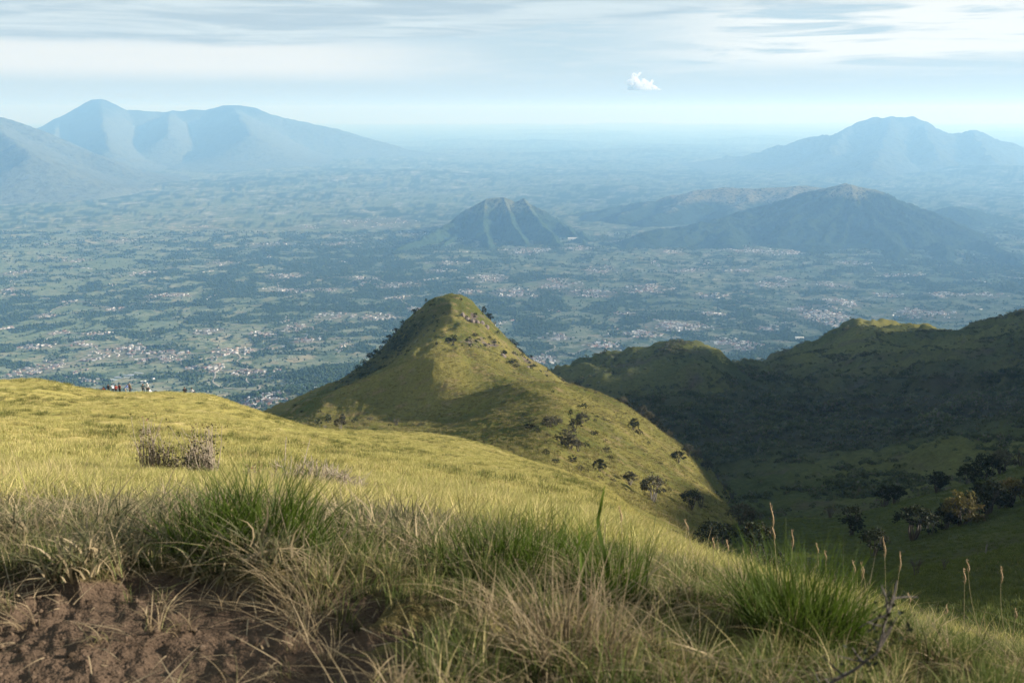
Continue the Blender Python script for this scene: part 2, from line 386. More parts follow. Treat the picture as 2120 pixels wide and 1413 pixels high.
# ------------------------------------------------------------------ the shaded valley at the right
LC = Land([
 (14., [(950, 1900), (1500, 1640), (1800, 1540), (2120, 1460), (2700, 1380)]),
 (45., [(950, 1600), (1500, 1400), (1800, 1335), (2120, 1290), (2700, 1200)]),
 (70., [(950, 1480), (1400, 1340), (1650, 1295), (1800, 1270), (1950, 1250), (2120, 1215), (2300, 1170), (2700, 1080)]),
 (100., [(950, 1420), (1300, 1280), (1500, 1245), (1650, 1225), (1800, 1205), (1900, 1190), (1990, 1168), (2060, 1150), (2120, 1135), (2300, 1080), (2700, 960)]),
 (125., [(950, 1390), (1300, 1240), (1500, 1205), (1650, 1195), (1800, 1185), (1950, 1166), (2120, 1130), (2300, 1080), (2700, 960)]),
 (150., [(950, 1340), (1300, 1195), (1500, 1170), (1650, 1165), (1800, 1152), (1950, 1126), (2120, 1090), (2300, 1050), (2700, 930)]),
 (200., [(950, 1300), (1300, 1172), (1500, 1125), (1650, 1112), (1800, 1092), (1950, 1062), (2120, 1028), (2300, 985), (2700, 890)]),
 (240., [(950, 1290), (1300, 1155), (1400, 1130), (1480, 1102), (1550, 1079), (1640, 1074), (1720, 1073), (1760, 1066), (1850, 1042), (1950, 1018), (2050, 988), (2120, 962), (2300, 905), (2700, 800)]),
 (330., [(950, 1300), (1300, 1190), (1550, 1130), (1720, 1110), (1850, 1085), (2000, 1045), (2120, 1010), (2300, 950), (2700, 830)]),
 (420., [(950, 1260), (1300, 1110), (1500, 1075), (1600, 1052), (1750, 1035), (1900, 1005), (2050, 968), (2120, 950), (2300, 910), (2700, 800)]),
 (520., [(950, 1200), (1300, 1035), (1500, 1008), (1600, 992), (1750, 965), (1850, 945), (1960, 918), (2120, 902), (2300, 880), (2700, 790)]),
 (580., [(950, 1160), (1300, 985), (1450, 965), (1560, 962), (1700, 938), (1850, 908), (1960, 884), (2050, 877), (2120, 874), (2300, 850), (2700, 770)]),
 (640., [(950, 1120), (1300, 950), (1450, 930), (1560, 928), (1700, 915), (1850, 895), (1960, 878), (2120, 862), (2300, 835), (2700, 760)]),
 (720., [(950, 1060), (1200, 925), (1350, 895), (1450, 885), (1560, 888), (1650, 888), (1780, 878), (1900, 862), (2000, 848), (2120, 828), (2300, 795), (2700, 720)]),
 (900., [(950, 980), (1150, 868), (1300, 835), (1400, 818), (1480, 815), (1560, 832), (1650, 840), (1750, 834), (1850, 815), (1950, 792), (2120, 752), (2300, 715), (2700, 640)]),
 (1020., [(950, 900), (1100, 830), (1150, 808), (1200, 790), (1300, 770), (1370, 757), (1430, 747), (1480, 755), (1530, 790), (1580, 808), (1650, 808), (1750, 795), (1850, 772), (1950, 752), (2120, 718), (2300, 685), (2700, 610)]),
 (1100., [(950, 860), (1100, 800), (1150, 772), (1200, 752), (1300, 736), (1370, 724), (1420, 713), (1450, 716), (1490, 742), (1530, 775), (1580, 793), (1650, 790), (1720, 777), (1800, 755), (1900, 738), (2000, 722), (2120, 700), (2300, 665), (2700, 590)]),
 (1300., [(950, 880), (1100, 830), (1300, 795), (1420, 775), (1500, 765), (1560, 757), (1620, 757), (1700, 746), (1760, 724), (1820, 712), (1900, 708), (1970, 700), (2050, 684), (2120, 672), (2300, 650), (2700, 640)]),
 (1500., [(950, 940), (1300, 840), (1500, 785), (1600, 745), (1690, 708), (1740, 682), (1785, 667), (1850, 675), (1930, 686), (1970, 690), (2050, 673), (2120, 656), (2300, 640), (2700, 650)]),
 (1650., [(950, 1000), (1500, 830), (1690, 740), (1785, 692), (1850, 694), (1930, 694), (1970, 694), (2050, 676), (2120, 659), (2300, 645), (2700, 655)]),
 (2000., [(950, 1100), (1500, 940), (1785, 800), (2120, 740), (2700, 640)]),
 (3000., [(950, 1150), (1500, 1000), (1785, 900), (2120, 830), (2700, 760)]),
], 900, 2750, 1.4)
def bumpC(x, y):
    g = fbm(x/60, y/60, 4, 81)
    k = sstep(y, 260, 500)
    gul = 1 - np.abs(perlin((x*.8 + y*.35)/70 + .35*g, (y*.8 - x*.35)/300, 83))
    return k * (6.5*g + 24.0*(gul - .6)*sstep(y, 480, 900)*sstep(y, 1700, 1480)) + .5*fbm(x/9, y/9, 4, 85)*sstep(y, 60, 140) + k*1.1*fbm(x/5, y/5, 3, 87)
LC.bump = bumpC
def litC(x, y, px, Y):
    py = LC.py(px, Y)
    c2 = .9 * np.exp(-((px - 1485) / 30) ** 2 - ((py - 745 - .8*(px-1485)) / 16) ** 2) * sstep(Y, 950, 1050)   # sunlight painted in as paler grass on both crests and the rim
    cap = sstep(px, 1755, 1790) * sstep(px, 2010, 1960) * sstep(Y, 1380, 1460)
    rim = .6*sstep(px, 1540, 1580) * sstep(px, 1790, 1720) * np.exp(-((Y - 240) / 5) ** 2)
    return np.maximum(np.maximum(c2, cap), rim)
def scrubC(x, y, px, Y):
    py = LC.py(px, Y)
    a = np.exp(-((py - 880 + .1*(px-1700)) / 90) ** 2) * sstep(Y, 500, 640)
    return np.clip(a * 1.1, 0, 1) * .8
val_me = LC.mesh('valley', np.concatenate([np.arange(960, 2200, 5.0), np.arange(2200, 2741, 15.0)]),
                 np.exp(np.linspace(math.log(14.5), math.log(2950), 360)), {'soil': zero, 'rock': litC, 'scrub': scrubC})
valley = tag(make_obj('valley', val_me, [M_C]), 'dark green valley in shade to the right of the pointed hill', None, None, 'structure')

# the high shoulder of the mountain east of the valley: it stands between the valley and the low sun
def ridge_z(x, y):
    cx = 1100 + .18 * y
    cz = np.interp(y, [-900, -300, 0, 100, 200, 300, 600, 900, 1200, 1500, 1900, 2600], [330, 290, 258, 240, 205, 168, 152, 80, -20, -210, -330, -560])
    return cz - .52 * np.abs(x - cx) * (1 + 0*y) + 14*fbm(x/160, y/160, 4, 91) + 4*fbm(x/30, y/30, 3, 93)
rx, ry = np.meshgrid(np.linspace(500, 2600, 90), np.linspace(-900, 2500, 150))
rz = ridge_z(rx, ry)
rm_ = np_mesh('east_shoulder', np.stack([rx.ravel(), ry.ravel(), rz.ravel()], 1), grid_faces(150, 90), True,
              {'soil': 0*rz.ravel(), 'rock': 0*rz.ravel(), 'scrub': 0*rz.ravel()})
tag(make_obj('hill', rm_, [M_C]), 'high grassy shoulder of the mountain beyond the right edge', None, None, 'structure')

# ------------------------------------------------------------------ the plain
HP = [(1500, -560), (2500, -880), (3300, -1080), (4200, -1245), (5500, -1330), (7000, -1390), (10500, -1462), (14000, -1500), (20000, -1560), (40000, -1620), (140000, -1680)]
_lp = np.array([math.log(a) for a, b in HP]); _lz = np.array([b for a, b in HP], float)
def plain_base(y): return pchip(_lp, _lz, np.log(np.maximum(y, 1000)))
def woods_field(x, y):
    r = np.abs(fbm(x/700 + .4*perlin(x/300, y/300, 7), y/1100, 5, 101, .6))
    rav = sstep(r, .12, .03)
    cl = sstep(fbm(x/300, y/380, 6, 105, .62) + .75*perlin(x/3000, y/3000, 103), .08, .26)
    return np.clip(np.maximum(rav, cl), 0, 1)
HUMPS = []
def hump(px, py, Y, h, rx, ry):
    x, _, _ = sight(px, py, Y); HUMPS.append((float(x), Y, h, rx, ry))
hump(640, 780, 4000, 75, 260, 330); hump(470, 800, 3900, 30, 300, 300); hump(760, 700, 4700, 60, 420, 350)
hump(1230, 750, 3300, 90, 330, 420); hump(1420, 690, 3700, 50, 330, 500); hump(1620, 690, 4000, 50, 330, 400); hump(2000, 665, 4700, 60, 600, 300)
def plain_z(x, y):
    z = plain_base(y)
    a = sstep(y, 3200, 6000)
    z = z + (18*fbm(x/700, y/900, 4, 111) + 55*fbm(x/3800, y/5200, 3, 113)*sstep(y, 13000, 22000)) * (.6 + .4*a)
    z = z + 230 * np.maximum(fbm(x/9000, y/7000, 5, 117), 0) * sstep(y, 17000, 26000) * sstep(x, -9000, 1500)
    for hx, hy, h, rx_, ry_ in HUMPS: z = z + h*np.exp(-((x-hx)/rx_)**2 - ((y-hy)/ry_)**2)
    return z
def plain_find(px, py):
    Ys = np.exp(np.linspace(math.log(2600), math.log(60000), 2500))
    x, y, z = sight(px, py, Ys)
    k = np.nonzero(z < plain_z(x, y))[0]
    k = k[0] if len(k) else len(Ys) - 1
    return float(x[k]), float(Ys[k])

VILLAGES = [  # px, py, half width px, half height px, houses, label of the village
 (545,827,58,12,95,'below the left crest'), (430,762,42,8,45,'behind the hikers'),
 (515,771,30,6,30,'between woods above the crest'), (230,728,52,14,80,'of reddish roofs'),
 (335,738,55,11,70,'of grey roofs'), (90,765,45,16,60,'near the left edge'),
 (75,718,42,6,25,''), (170,714,32,5,20,''), (430,687,25,6,25,''), (480,728,36,8,45,''), (610,678,22,10,32,''), (545,693,25,6,22,''),
 (635,705,25,7,20,''), (120,690,22,4,12,''), (240,640,16,4,12,''), (330,612,26,4,20,''), (375,612,25,4,16,''), (590,572,34,5,34,''), (575,600,32,4,22,''),
 (625,602,25,4,18,''), (700,652,42,6,35,''), (785,657,40,6,45,''), (830,590,45,6,45,''), (820,615,26,4,18,''), (860,640,16,4,12,''), (750,575,32,4,24,''),
 (140,625,16,3,10,''), (20,600,22,4,12,''), (30,565,26,4,14,''), (1010,575,36,8,48,''), (1070,610,46,9,70,''), (975,603,26,6,34,''), (1160,590,42,11,60,''),
 (1220,608,50,7,64,''), (1245,560,32,6,30,''), (1340,597,46,9,66,''), (1470,612,32,5,24,''), (1560,520,52,6,60,''), (1600,590,30,6,32,''), (1625,578,22,5,20,''),
 (1715,655,52,22,120,''), (1740,625,32,9,50,''), (1720,590,42,5,36,''), (1920,652,60,10,76,''), (1960,610,42,6,30,''), (1400,676,66,9,80,''), (1330,690,32,7,36,''),
 (1525,712,42,11,62,'above the small ridge'), (1590,680,22,5,18,''), (1250,718,32,12,48,'with the pale tower'),
 (1125,745,30,9,44,'right of the peak'), (1150,700,30,6,24,''), (1085,520,46,7,56,''), (1200,515,32,4,26,''), (1300,500,32,4,22,''), (930,545,42,4,28,''),
 (780,465,70,9,90,''), (870,485,40,5,30,''), (1860,570,42,4,24,''), (2050,612,42,5,24,''), (1640,522,36,4,30,''), (1450,492,26,4,18,''), (1380,520,26,4,18,''),
 (560,505,42,4,24,''), (640,470,30,3,18,''), (700,505,30,3,18,''), (250,500,30,3,14,''), (420,470,34,3,16,''), (1120,480,26,4,16,''), (1760,545,40,4,22,''),
 (160,540,26,3,14,''), (460,545,30,3,18,''), (300,565,30,3,16,''), (90,655,24,4,14,''), (200,690,26,4,16,''), (680,600,26,4,16,''), (1290,650,26,4,18,''),
 (1480,650,26,4,16,''), (1840,610,30,4,20,''), (1650,640,26,4,18,''), (910,560,26,4,14,''), (1530,560,30,4,20,''), (1420,560,30,4,22,''),
]
VGEO = []
for (px, py, rw, rh, n, lab) in VILLAGES:
    x0, y0 = plain_find(px, py); xa, ya = plain_find(px, py + rh); xb, yb = plain_find(px, py - rh)
    VGEO.append((x0, y0, rw / FPX * y0 * 1.03, max(60, abs(yb - ya) / 2), n, lab))
def village_field(x, y):
    v = 0 * x
    for (vx, vy, rx_, ry_, n, lab) in VGEO:
        e = ((x - vx) / (rx_*1.12)) ** 2 + ((y - vy) / (ry_*1.12)) ** 2
        near = e < 4
        if near.any(): v = np.maximum(v, np.where(near, sstep(e, 1.6, .8), 0))
    return v

mP, tP, oP = new_mat('plain_ground')
pp = tP.pos()
ps = tP.vmul(pp, (1, 1, 0))
vor = tP.new('ShaderNodeTexVoronoi', feature='F1'); vor.inputs['Scale'].default_value = 1/75.; tP.l.new(tP.vmul(ps, (1., .75, 1)), vor.inputs['Vector'])
sepc = tP.new('ShaderNodeSeparateColor'); tP.l.new(vor.outputs['Color'], sepc.inputs[0])
field = tP.mix(sepc.outputs[0], (.060, .088, .048), (.145, .165, .10))
field = tP.mix(tP.step(sepc.outputs[1], .78, .95), field, (.24, .21, .14))
vor2 = tP.new('ShaderNodeTexVoronoi', feature='F1'); vor2.inputs['Scale'].default_value = 1/26.; tP.l.new(tP.vmul(ps, (.55, 1.5, 1)), vor2.inputs['Vector'])
sep2 = tP.new('ShaderNodeSeparateColor'); tP.l.new(vor2.outputs['Color'], sep2.inputs[0])
field = tP.mix(tP.math('MULTIPLY', tP.step(sep2.outputs[0], .72, .9), .6), field, (.045, .075, .032))
field = tP.mix(tP.math('MULTIPLY', tP.step(sep2.outputs[1], .86, .97), .7), field, (.27, .26, .18))
# crop rows and terraces in some of the fields
thc = tP.math('MULTIPLY', sepc.outputs[2], 6.28); sxy = tP.new('ShaderNodeSeparateXYZ'); tP.l.new(pp, sxy.inputs[0])
rowc = tP.math('ADD', tP.math('MULTIPLY', sxy.outputs[0], tP.math('COSINE', thc)), tP.math('MULTIPLY', sxy.outputs[1], tP.math('SINE', thc)))
rowm = tP.math('MULTIPLY', tP.step(tP.math('SINE', tP.math('MULTIPLY', rowc, .42)), .1, .8), tP.step(sepc.outputs[0], .45, .6))
rowm = tP.math('MULTIPLY', rowm, tP.math('SUBTRACT', 1.0, tP.attr('distant')))
field = tP.mix(tP.math('MULTIPLY', rowm, .7), field, (.26, .27, .20))
bign = tP.noise(ps, 1/2600., 5, .6); farn = tP.noise(tP.vmul(ps, (1, .6, 1)), 1/520., 6, .65)
field = tP.mix(tP.step(bign, .42, .66), field, (.10, .13, .075))
wn = tP.noise(ps, 1/70., 4, .7)
wd = tP.math('MULTIPLY', tP.attr('woods'), tP.step(wn, .30, .46))
c = tP.mix(wd, field, (.022, .042, .020))
# scattered trees and hamlets too far off to tell apart
sc = tP.step(tP.noise(ps, 1/38., 3, .7), .56, .64)
c = tP.mix(tP.math('MULTIPLY', sc, .75), c, (.024, .045, .022))
vv = tP.new('ShaderNodeTexVoronoi', feature='F1'); vv.inputs['Scale'].default_value = 1/24.; tP.l.new(ps, vv.inputs['Vector'])
sep3 = tP.new('ShaderNodeSeparateColor'); tP.l.new(vv.outputs['Color'], sep3.inputs[0])
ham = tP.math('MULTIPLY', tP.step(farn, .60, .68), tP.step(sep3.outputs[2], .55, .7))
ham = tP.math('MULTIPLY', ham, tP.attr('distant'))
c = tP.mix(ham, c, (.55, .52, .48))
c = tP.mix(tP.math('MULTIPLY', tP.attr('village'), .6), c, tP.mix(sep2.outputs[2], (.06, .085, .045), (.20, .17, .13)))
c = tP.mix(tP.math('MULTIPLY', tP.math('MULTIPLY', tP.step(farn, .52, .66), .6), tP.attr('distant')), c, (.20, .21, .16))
diffuse(tP, oP, c, 1.0, tP.math('ADD', tP.math('MULTIPLY', wd, 1.), sc), 9.0, .8)

def polar(name, pxs, Ys, zf, attrs):
    U, YY = np.meshgrid((np.asarray(pxs, float) - 1060) / FPX * 1.06, Ys)
    x = U * YY; z = zf(x, YY)
    return np_mesh(name, np.stack([x.ravel(), YY.ravel(), z.ravel()], 1), grid_faces(len(Ys), len(pxs)), True,
                   {k: f(x, YY).ravel() for k, f in attrs.items()})
pl_px = np.concatenate([np.arange(-2600, -60, 60.), np.arange(-60, 2180, 4.5), np.arange(2180, 4800, 60.)])
pl_Y = np.concatenate([np.exp(np.linspace(math.log(1600), math.log(3500), 36))[:-1], np.exp(np.linspace(math.log(3500), math.log(13000), 330))[:-1],
                       np.exp(np.linspace(math.log(13000), math.log(130000), 110))])
plain_me = polar('plain', pl_px, pl_Y, plain_z, {'woods': woods_field, 'village': village_field,
                 'distant': lambda x, y: sstep(y, 9000, 14000)})
plain = tag(make_obj('plain', plain_me, [mP]), 'broad hazy blue green plain of fields, woods and villages', None, None, 'structure')

# country roads between neighbouring villages
M_ROAD, tR, oR = new_mat('pale_road'); diffuse(tR, oR, tR.mix(tR.noise(tR.pos(), .02, 3), (.34, .31, .26), (.25, .23, .20)))
_done = set(); _V = []; _F = []; rrd = np.random.default_rng(31)
for i, g_ in enumerate(VGEO):
    if g_[1] > 9500: continue
    ds = sorted((math.hypot(g_[0]-h_[0], g_[1]-h_[1]), j) for j, h_ in enumerate(VGEO) if j != i)
    for dd_, j in ds[:2]:
        if (min(i, j), max(i, j)) in _done or dd_ > 1600: continue
        _done.add((min(i, j), max(i, j))); h_ = VGEO[j]; n_ = max(8, int(dd_/40)); t_ = np.linspace(0, 1, n_)
        env = np.sin(np.pi*t_)*dd_*.16; sd_ = rrd.uniform(0, 99)
        ax, ay = g_[0], g_[1]; ex, ey = (h_[0]-ax)/dd_, (h_[1]-ay)/dd_
        o_ = env*perlin(t_*2.2 + sd_, t_*0 + 3, 33) + 14*perlin(t_*dd_/130 + sd_, t_*0, 34)
        X = ax + (h_[0]-ax)*t_ - ey*o_; Yr = ay + (h_[1]-ay)*t_ + ex*o_
        tx, ty = np.gradient(X), np.gradient(Yr); L_ = np.hypot(tx, ty); nx_, ny_ = -ty/L_*3.6, tx/L_*3.6
        b = len(_V); Z = np.maximum(np.maximum(plain_z(X, Yr), plain_z(X+nx_, Yr+ny_)), plain_z(X-nx_, Yr-ny_)) + 2.2
        for k in range(n_): _V += [(X[k]+nx_[k], Yr[k]+ny_[k], Z[k]), (X[k]-nx_[k], Yr[k]-ny_[k], Z[k])]
        _F += [(b+2*k, b+2*k+1, b+2*k+3, b+2*k+2) for k in range(n_-1)]
tag(make_obj('road', np_mesh('road', _V, _F), [M_ROAD]), 'pale country roads winding between the villages of the plain', None, None, 'structure')
# ------------------------------------------------------------------ mountains on the plain
def mountain_material(name, forest, grass, zlo, zhi, sc=1.0):
    m, t, out = new_mat(name); p = t.pos()
    s = t.new('ShaderNodeSeparateXYZ'); t.l.new(p, s.inputs[0])
    n1 = t.noise(p, 1/400./sc, 6, .6); n2 = t.noise(p, 1/45./sc, 5, .7)
    h = t.math('ADD', t.lin(s.outputs[2], zlo, zhi), t.math('MULTIPLY', t.math('SUBTRACT', n1, .5), 1.6))
    c = t.mix(t.step(h, .35, .8), forest, grass)
    c = t.mix(t.step(n2, .48, .62), c, tuple(v*.5 for v in forest))
    diffuse(t, out, c, 1.0, t.math('ADD', n2, t.math('MULTIPLY', n1, 3.0)), 22*sc)
    return m
def mountain(name, label, lines, base, steep, ext, mat, n=(200, 150), nz=1.0, pw=1.0, gull=1.0, sh=.055, rib=None):
    """lines: list of (points [(px,py,Y)...], steepness factor) crest lines the slopes fall away from"""
    L = []
    for pts, k in lines:
        P = np.array([[float(v) for v in sight(a, b, c)] for a, b, c in pts])
        L.append((P, k))
    x0, x1, y0, y1 = ext
    gx, gy = np.meshgrid(np.linspace(x0, x1, n[0]), np.linspace(y0, y1, n[1]))
    D = (x1 - x0) / 18.
    wx = gx + D*.16*fbm(gx/D, gy/D, 3, 201)*gull; wy = gy + D*.16*fbm(gx/D, gy/D, 3, 205)*gull
    zz = np.full(gx.shape, -1e9)
    for P, k in L:
        for i in range(len(P) - 1):
            a, b = P[i], P[i+1]
            ab = b[:2] - a[:2]; l2 = (ab**2).sum()
            t = np.clip(((wx - a[0])*ab[0] + (wy - a[1])*ab[1]) / l2, 0, 1)
            d = np.hypot(wx - a[0] - t*ab[0], wy - a[1] - t*ab[1])
            z = a[2] + (b[2]-a[2])*t - steep*k*(d**pw) * (1.0 if pw == 1 else (D*3)**(1-pw))
            zz = np.maximum(zz, z)
    # gullies get deeper down the sides
    cz = max(P[:, 2].max() for P, k in L)
    hgt = cz - base
    rel = np.clip((cz - zz) / hgt, 0, 1.2)
    zz = zz + nz * (hgt*.055*fbm(gx/(D*.9), gy/(D*.9), 5, 211) * sstep(rel, .01, .3)) * gull
    zz = zz - nz*hgt*.055*np.abs(perlin(gx/(D*.35), gy/(D*.35), 214)) * sstep(rel, .05, .3)
    if rib:
        ox, oy, _ = (float(v) for v in sight(*rib[0])); th = np.arctan2(gx-ox, gy-oy); rr0 = np.hypot(gx-ox, gy-oy)
        zz = zz - rib[2]*hgt*(-.30 + 1.15*np.abs(fbm(th*rib[1] + .35*fbm(gx/500., gy/500., 2, 217), rr0/2600., 3, 216, .55))) * sstep(rel, .03, .30) * sstep(rel, 1.05, .7)
    # concave apron towards the base
    q = (zz - base) / hgt
    zz = base + hgt*np.where(q < .22, .22*np.exp((q - .22)/.22) - sh, q - sh + sh*sstep(q, .22, .9))
    edge = np.minimum(np.minimum(gx-x0, x1-gx)/(x1-x0), np.minimum(gy-y0, y1-gy)/(y1-y0))
    zz = zz - hgt*.25*sstep(edge, .06, 0)
    me = np_mesh(name, np.stack([gx.ravel(), gy.ravel(), zz.ravel()], 1), grid_faces(n[1], n[0]), True)
    return tag(make_obj(name, me, [mat]), label, None, None, 'structure')
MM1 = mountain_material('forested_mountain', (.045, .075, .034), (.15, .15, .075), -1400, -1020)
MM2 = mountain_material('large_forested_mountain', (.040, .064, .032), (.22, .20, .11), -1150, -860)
MM3 = mountain_material('far_mountain', (.10, .12, .095), (.035, .048, .034), -560, 180, 3.)  # paler lower slopes: farmland tone, with low haze painted in
MM4 = mountain_material('tan_ridge', (.030, .050, .024), (.20, .175, .10), -1450, -1230)

def wx_(px, py, Y): return float(sight(px, py, Y)[0])
# small steep cone with a flat top
Y0 = 12300
mountain('mountain', 'small steep mountain with a flat notched top, in the middle of the plain', [
  ([(1005,411,Y0),(985,425,Y0),(960,441,Y0-50),(920,466,Y0-350),(870,496,Y0-1250),(820,516,Y0-1800),(740,531,Y0-2200)], .8),
  ([(1005,411,Y0),(1025,409,Y0),(1045,408,Y0),(1066,417,Y0),(1083,409,Y0)], 1.0),
  ([(1083,409,Y0),(1110,429,Y0),(1150,452,Y0-50),(1190,474,Y0-150),(1230,491,Y0-950),(1300,510,Y0-1600)], .8),
  ([(1083,409,Y0),(1098,436,Y0-250),(1125,465,Y0-650),(1160,498,Y0-1350)], 1.0),
  ([(1045,408,Y0),(1050,432,Y0-220),(1062,465,Y0-620),(1088,500,Y0-1350)], 1.0),
  ([(1005,411,Y0),(1002,440,Y0-280),(1002,470,Y0-700),(1012,505,Y0-1450)], 1.0),
  ([(985,425,Y0),(955,468,Y0-350),(925,500,Y0-1050),(905,520,Y0-1700)], 1.0),
  ([(1150,452,Y0),(1190,480,Y0-600),(1220,502,Y0-1350)], 1.0),
  ([(1045,408,Y0),(1045,430,Y0+900)], .8)], -1560, .95, (wx_(650,0,Y0), wx_(1400,0,Y0), Y0-2700, Y0+1300), MM1, (300, 240), .6, 1.0, .45, 0, ((1045, 412, Y0), 2.6, .16))
# wide mountain at the right
Y0 = 12300
mountain('mountain', 'broad dark forested mountain with a bare summit, right of the small steep one', [
  ([(1750,378,Y0),(1722,388,Y0),(1690,399,Y0),(1640,421,Y0-100),(1560,441,Y0-200),(1480,457,Y0-500),(1400,471,Y0-800),(1330,482,Y0-1100)], .8),
  ([(1750,378,Y0),(1775,385,Y0),(1810,402,Y0),(1850,421,Y0),(1900,437,Y0),(1960,460,Y0-200),(2040,484,Y0-500),(2140,506,Y0-900),(2300,535,Y0-1500)], .85),
  ([(1768,383,Y0),(1775,410,Y0-300),(1755,440,Y0-650),(1720,470,Y0-1000),(1700,497,Y0-1600)], 1.0),
  ([(1790,392,Y0),(1812,425,Y0-350),(1832,460,Y0-750),(1850,500,Y0-1500),(1865,532,Y0-2550)], 1.0),
  ([(1850,421,Y0),(1890,455,Y0-450),(1930,490,Y0-1150),(1965,530,Y0-2450)], 1.0),
  ([(1900,437,Y0),(1985,475,Y0-700),(2060,515,Y0-1900),(2120,550,Y0-3050)], 1.0),
  ([(1690,399,Y0),(1650,440,Y0-500),(1610,485,Y0-1200)], 1.0), ([(1560,441,Y0-200),(1520,472,Y0-700),(1500,494,Y0-1400)], .9),
  ([(1750,378,Y0),(1750,420,Y0+2000)], .9)], -1560, .44, (wx_(1200,0,Y0), wx_(2560,0,Y0), Y0-3900, Y0+1500), MM2, (320, 280), 1.0, 1.0, .6, 0, ((1765, 385, Y0), 3.4, .22))
Y0 = 15000
mountain('mountain', 'long lower green ridge with tan bare slopes behind the broad dark mountain', [
  ([(1120,449,Y0-600),(1180,438,Y0-300),(1270,425,Y0),(1350,414,Y0),(1440,393,Y0),(1500,388,Y0),(1560,390,Y0),(1620,387,Y0),(1665,384,Y0),(1720,390,Y0),(1800,402,Y0)], 1.0),
  ([(1440,393,Y0),(1400,425,Y0-800),(1350,447,Y0-1700)], .9), ([(1560,390,Y0),(1530,418,Y0-700),(1500,440,Y0-1500)], 1.0),
  ([(1640,386,Y0),(1630,412,Y0-700),(1610,432,Y0-1400)], 1.0), ([(1350,414,Y0),(1280,440,Y0-1300)], .9), ([(1270,425,Y0),(1210,448,Y0-1300)], .9)],
  -1570, .36, (wx_(980,0,Y0), wx_(1980,0,Y0), Y0-3000, Y0+1800), MM4, (240, 150), .8)
Y0 = 13900
mountain('mountain', 'small dark hill at the right edge behind the broad forested mountain', [
  ([(1860,455,Y0),(1920,441,Y0),(1950,430,Y0),(1975,426,Y0),(2010,431,Y0),(2060,443,Y0),(2120,454,Y0),(2240,470,Y0)], 1.0),
  ([(1975,426,Y0),(2020,452,Y0-600)], 1.0)], -1520, .45, (wx_(1780,0,Y0), wx_(2400,0,Y0), Y0-1800, Y0+1500), MM2, (140, 100), .8)
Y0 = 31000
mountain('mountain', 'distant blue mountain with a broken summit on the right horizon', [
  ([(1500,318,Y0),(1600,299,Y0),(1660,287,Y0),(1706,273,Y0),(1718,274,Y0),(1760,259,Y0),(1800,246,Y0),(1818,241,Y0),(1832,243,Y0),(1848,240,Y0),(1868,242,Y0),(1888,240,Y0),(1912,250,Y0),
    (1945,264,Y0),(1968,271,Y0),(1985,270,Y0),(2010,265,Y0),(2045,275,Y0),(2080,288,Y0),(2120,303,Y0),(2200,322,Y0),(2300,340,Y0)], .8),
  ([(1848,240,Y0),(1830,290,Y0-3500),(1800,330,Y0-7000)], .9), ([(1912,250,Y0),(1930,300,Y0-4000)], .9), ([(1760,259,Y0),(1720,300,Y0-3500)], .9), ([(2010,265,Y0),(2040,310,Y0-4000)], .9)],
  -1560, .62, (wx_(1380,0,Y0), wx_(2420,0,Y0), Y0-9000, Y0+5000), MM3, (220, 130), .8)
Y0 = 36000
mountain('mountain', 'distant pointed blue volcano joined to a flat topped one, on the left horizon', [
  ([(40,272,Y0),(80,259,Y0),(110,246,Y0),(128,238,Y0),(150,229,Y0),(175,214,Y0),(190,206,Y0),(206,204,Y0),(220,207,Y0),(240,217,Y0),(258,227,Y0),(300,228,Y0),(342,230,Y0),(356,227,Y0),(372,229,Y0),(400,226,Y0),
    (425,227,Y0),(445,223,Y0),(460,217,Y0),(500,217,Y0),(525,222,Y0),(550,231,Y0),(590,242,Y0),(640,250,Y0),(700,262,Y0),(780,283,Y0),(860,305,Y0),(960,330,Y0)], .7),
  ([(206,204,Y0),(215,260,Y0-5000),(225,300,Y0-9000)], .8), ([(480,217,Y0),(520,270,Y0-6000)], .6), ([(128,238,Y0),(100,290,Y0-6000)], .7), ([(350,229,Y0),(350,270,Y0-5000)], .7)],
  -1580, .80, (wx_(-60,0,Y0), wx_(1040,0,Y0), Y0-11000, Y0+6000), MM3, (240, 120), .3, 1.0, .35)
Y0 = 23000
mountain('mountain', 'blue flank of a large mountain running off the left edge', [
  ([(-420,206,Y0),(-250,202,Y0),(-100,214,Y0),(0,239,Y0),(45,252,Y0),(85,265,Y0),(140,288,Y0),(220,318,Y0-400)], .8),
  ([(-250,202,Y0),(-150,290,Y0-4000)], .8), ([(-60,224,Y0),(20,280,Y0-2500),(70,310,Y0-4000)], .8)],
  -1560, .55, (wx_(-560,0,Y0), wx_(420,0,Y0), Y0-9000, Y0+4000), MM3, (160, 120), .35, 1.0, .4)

# ------------------------------------------------------------------ a lone cumulus far beyond the plain
def lumpy(centres, sub, amp, fs, seed):
    import bmesh
    bm = bmesh.new()
    for (x, y, z, r) in centres:
        bmesh.ops.create_icosphere(bm, subdivisions=sub, radius=r, matrix=Matrix.Translation((x, y, z)))
    me = bpy.data.meshes.new('cloud'); bm.to_mesh(me); bm.free()
    n = len(me.vertices); co = np.zeros(n*3); me.vertices.foreach_get('co', co); co = co.reshape(-1, 3)
    nm = np.zeros(n*3); me.vertices.foreach_get('normal', nm); nm = nm.reshape(-1, 3)
    a = fbm(co[:,0]/fs + co[:,1]/fs*.7, co[:,2]/fs - co[:,1]/fs*.5, 5, seed)
    co += nm * (a * amp)[:, None]
    me.vertices.foreach_set('co', co.ravel()); me.polygons.foreach_set('use_smooth', [True]*len(me.polygons)); me.update()
    return me
YC = 62000
cx, _, cz = (float(v) for v in sight(1333, 188, YC)); pm = YC / FPX
rr = np.random.default_rng(5)
cc = []
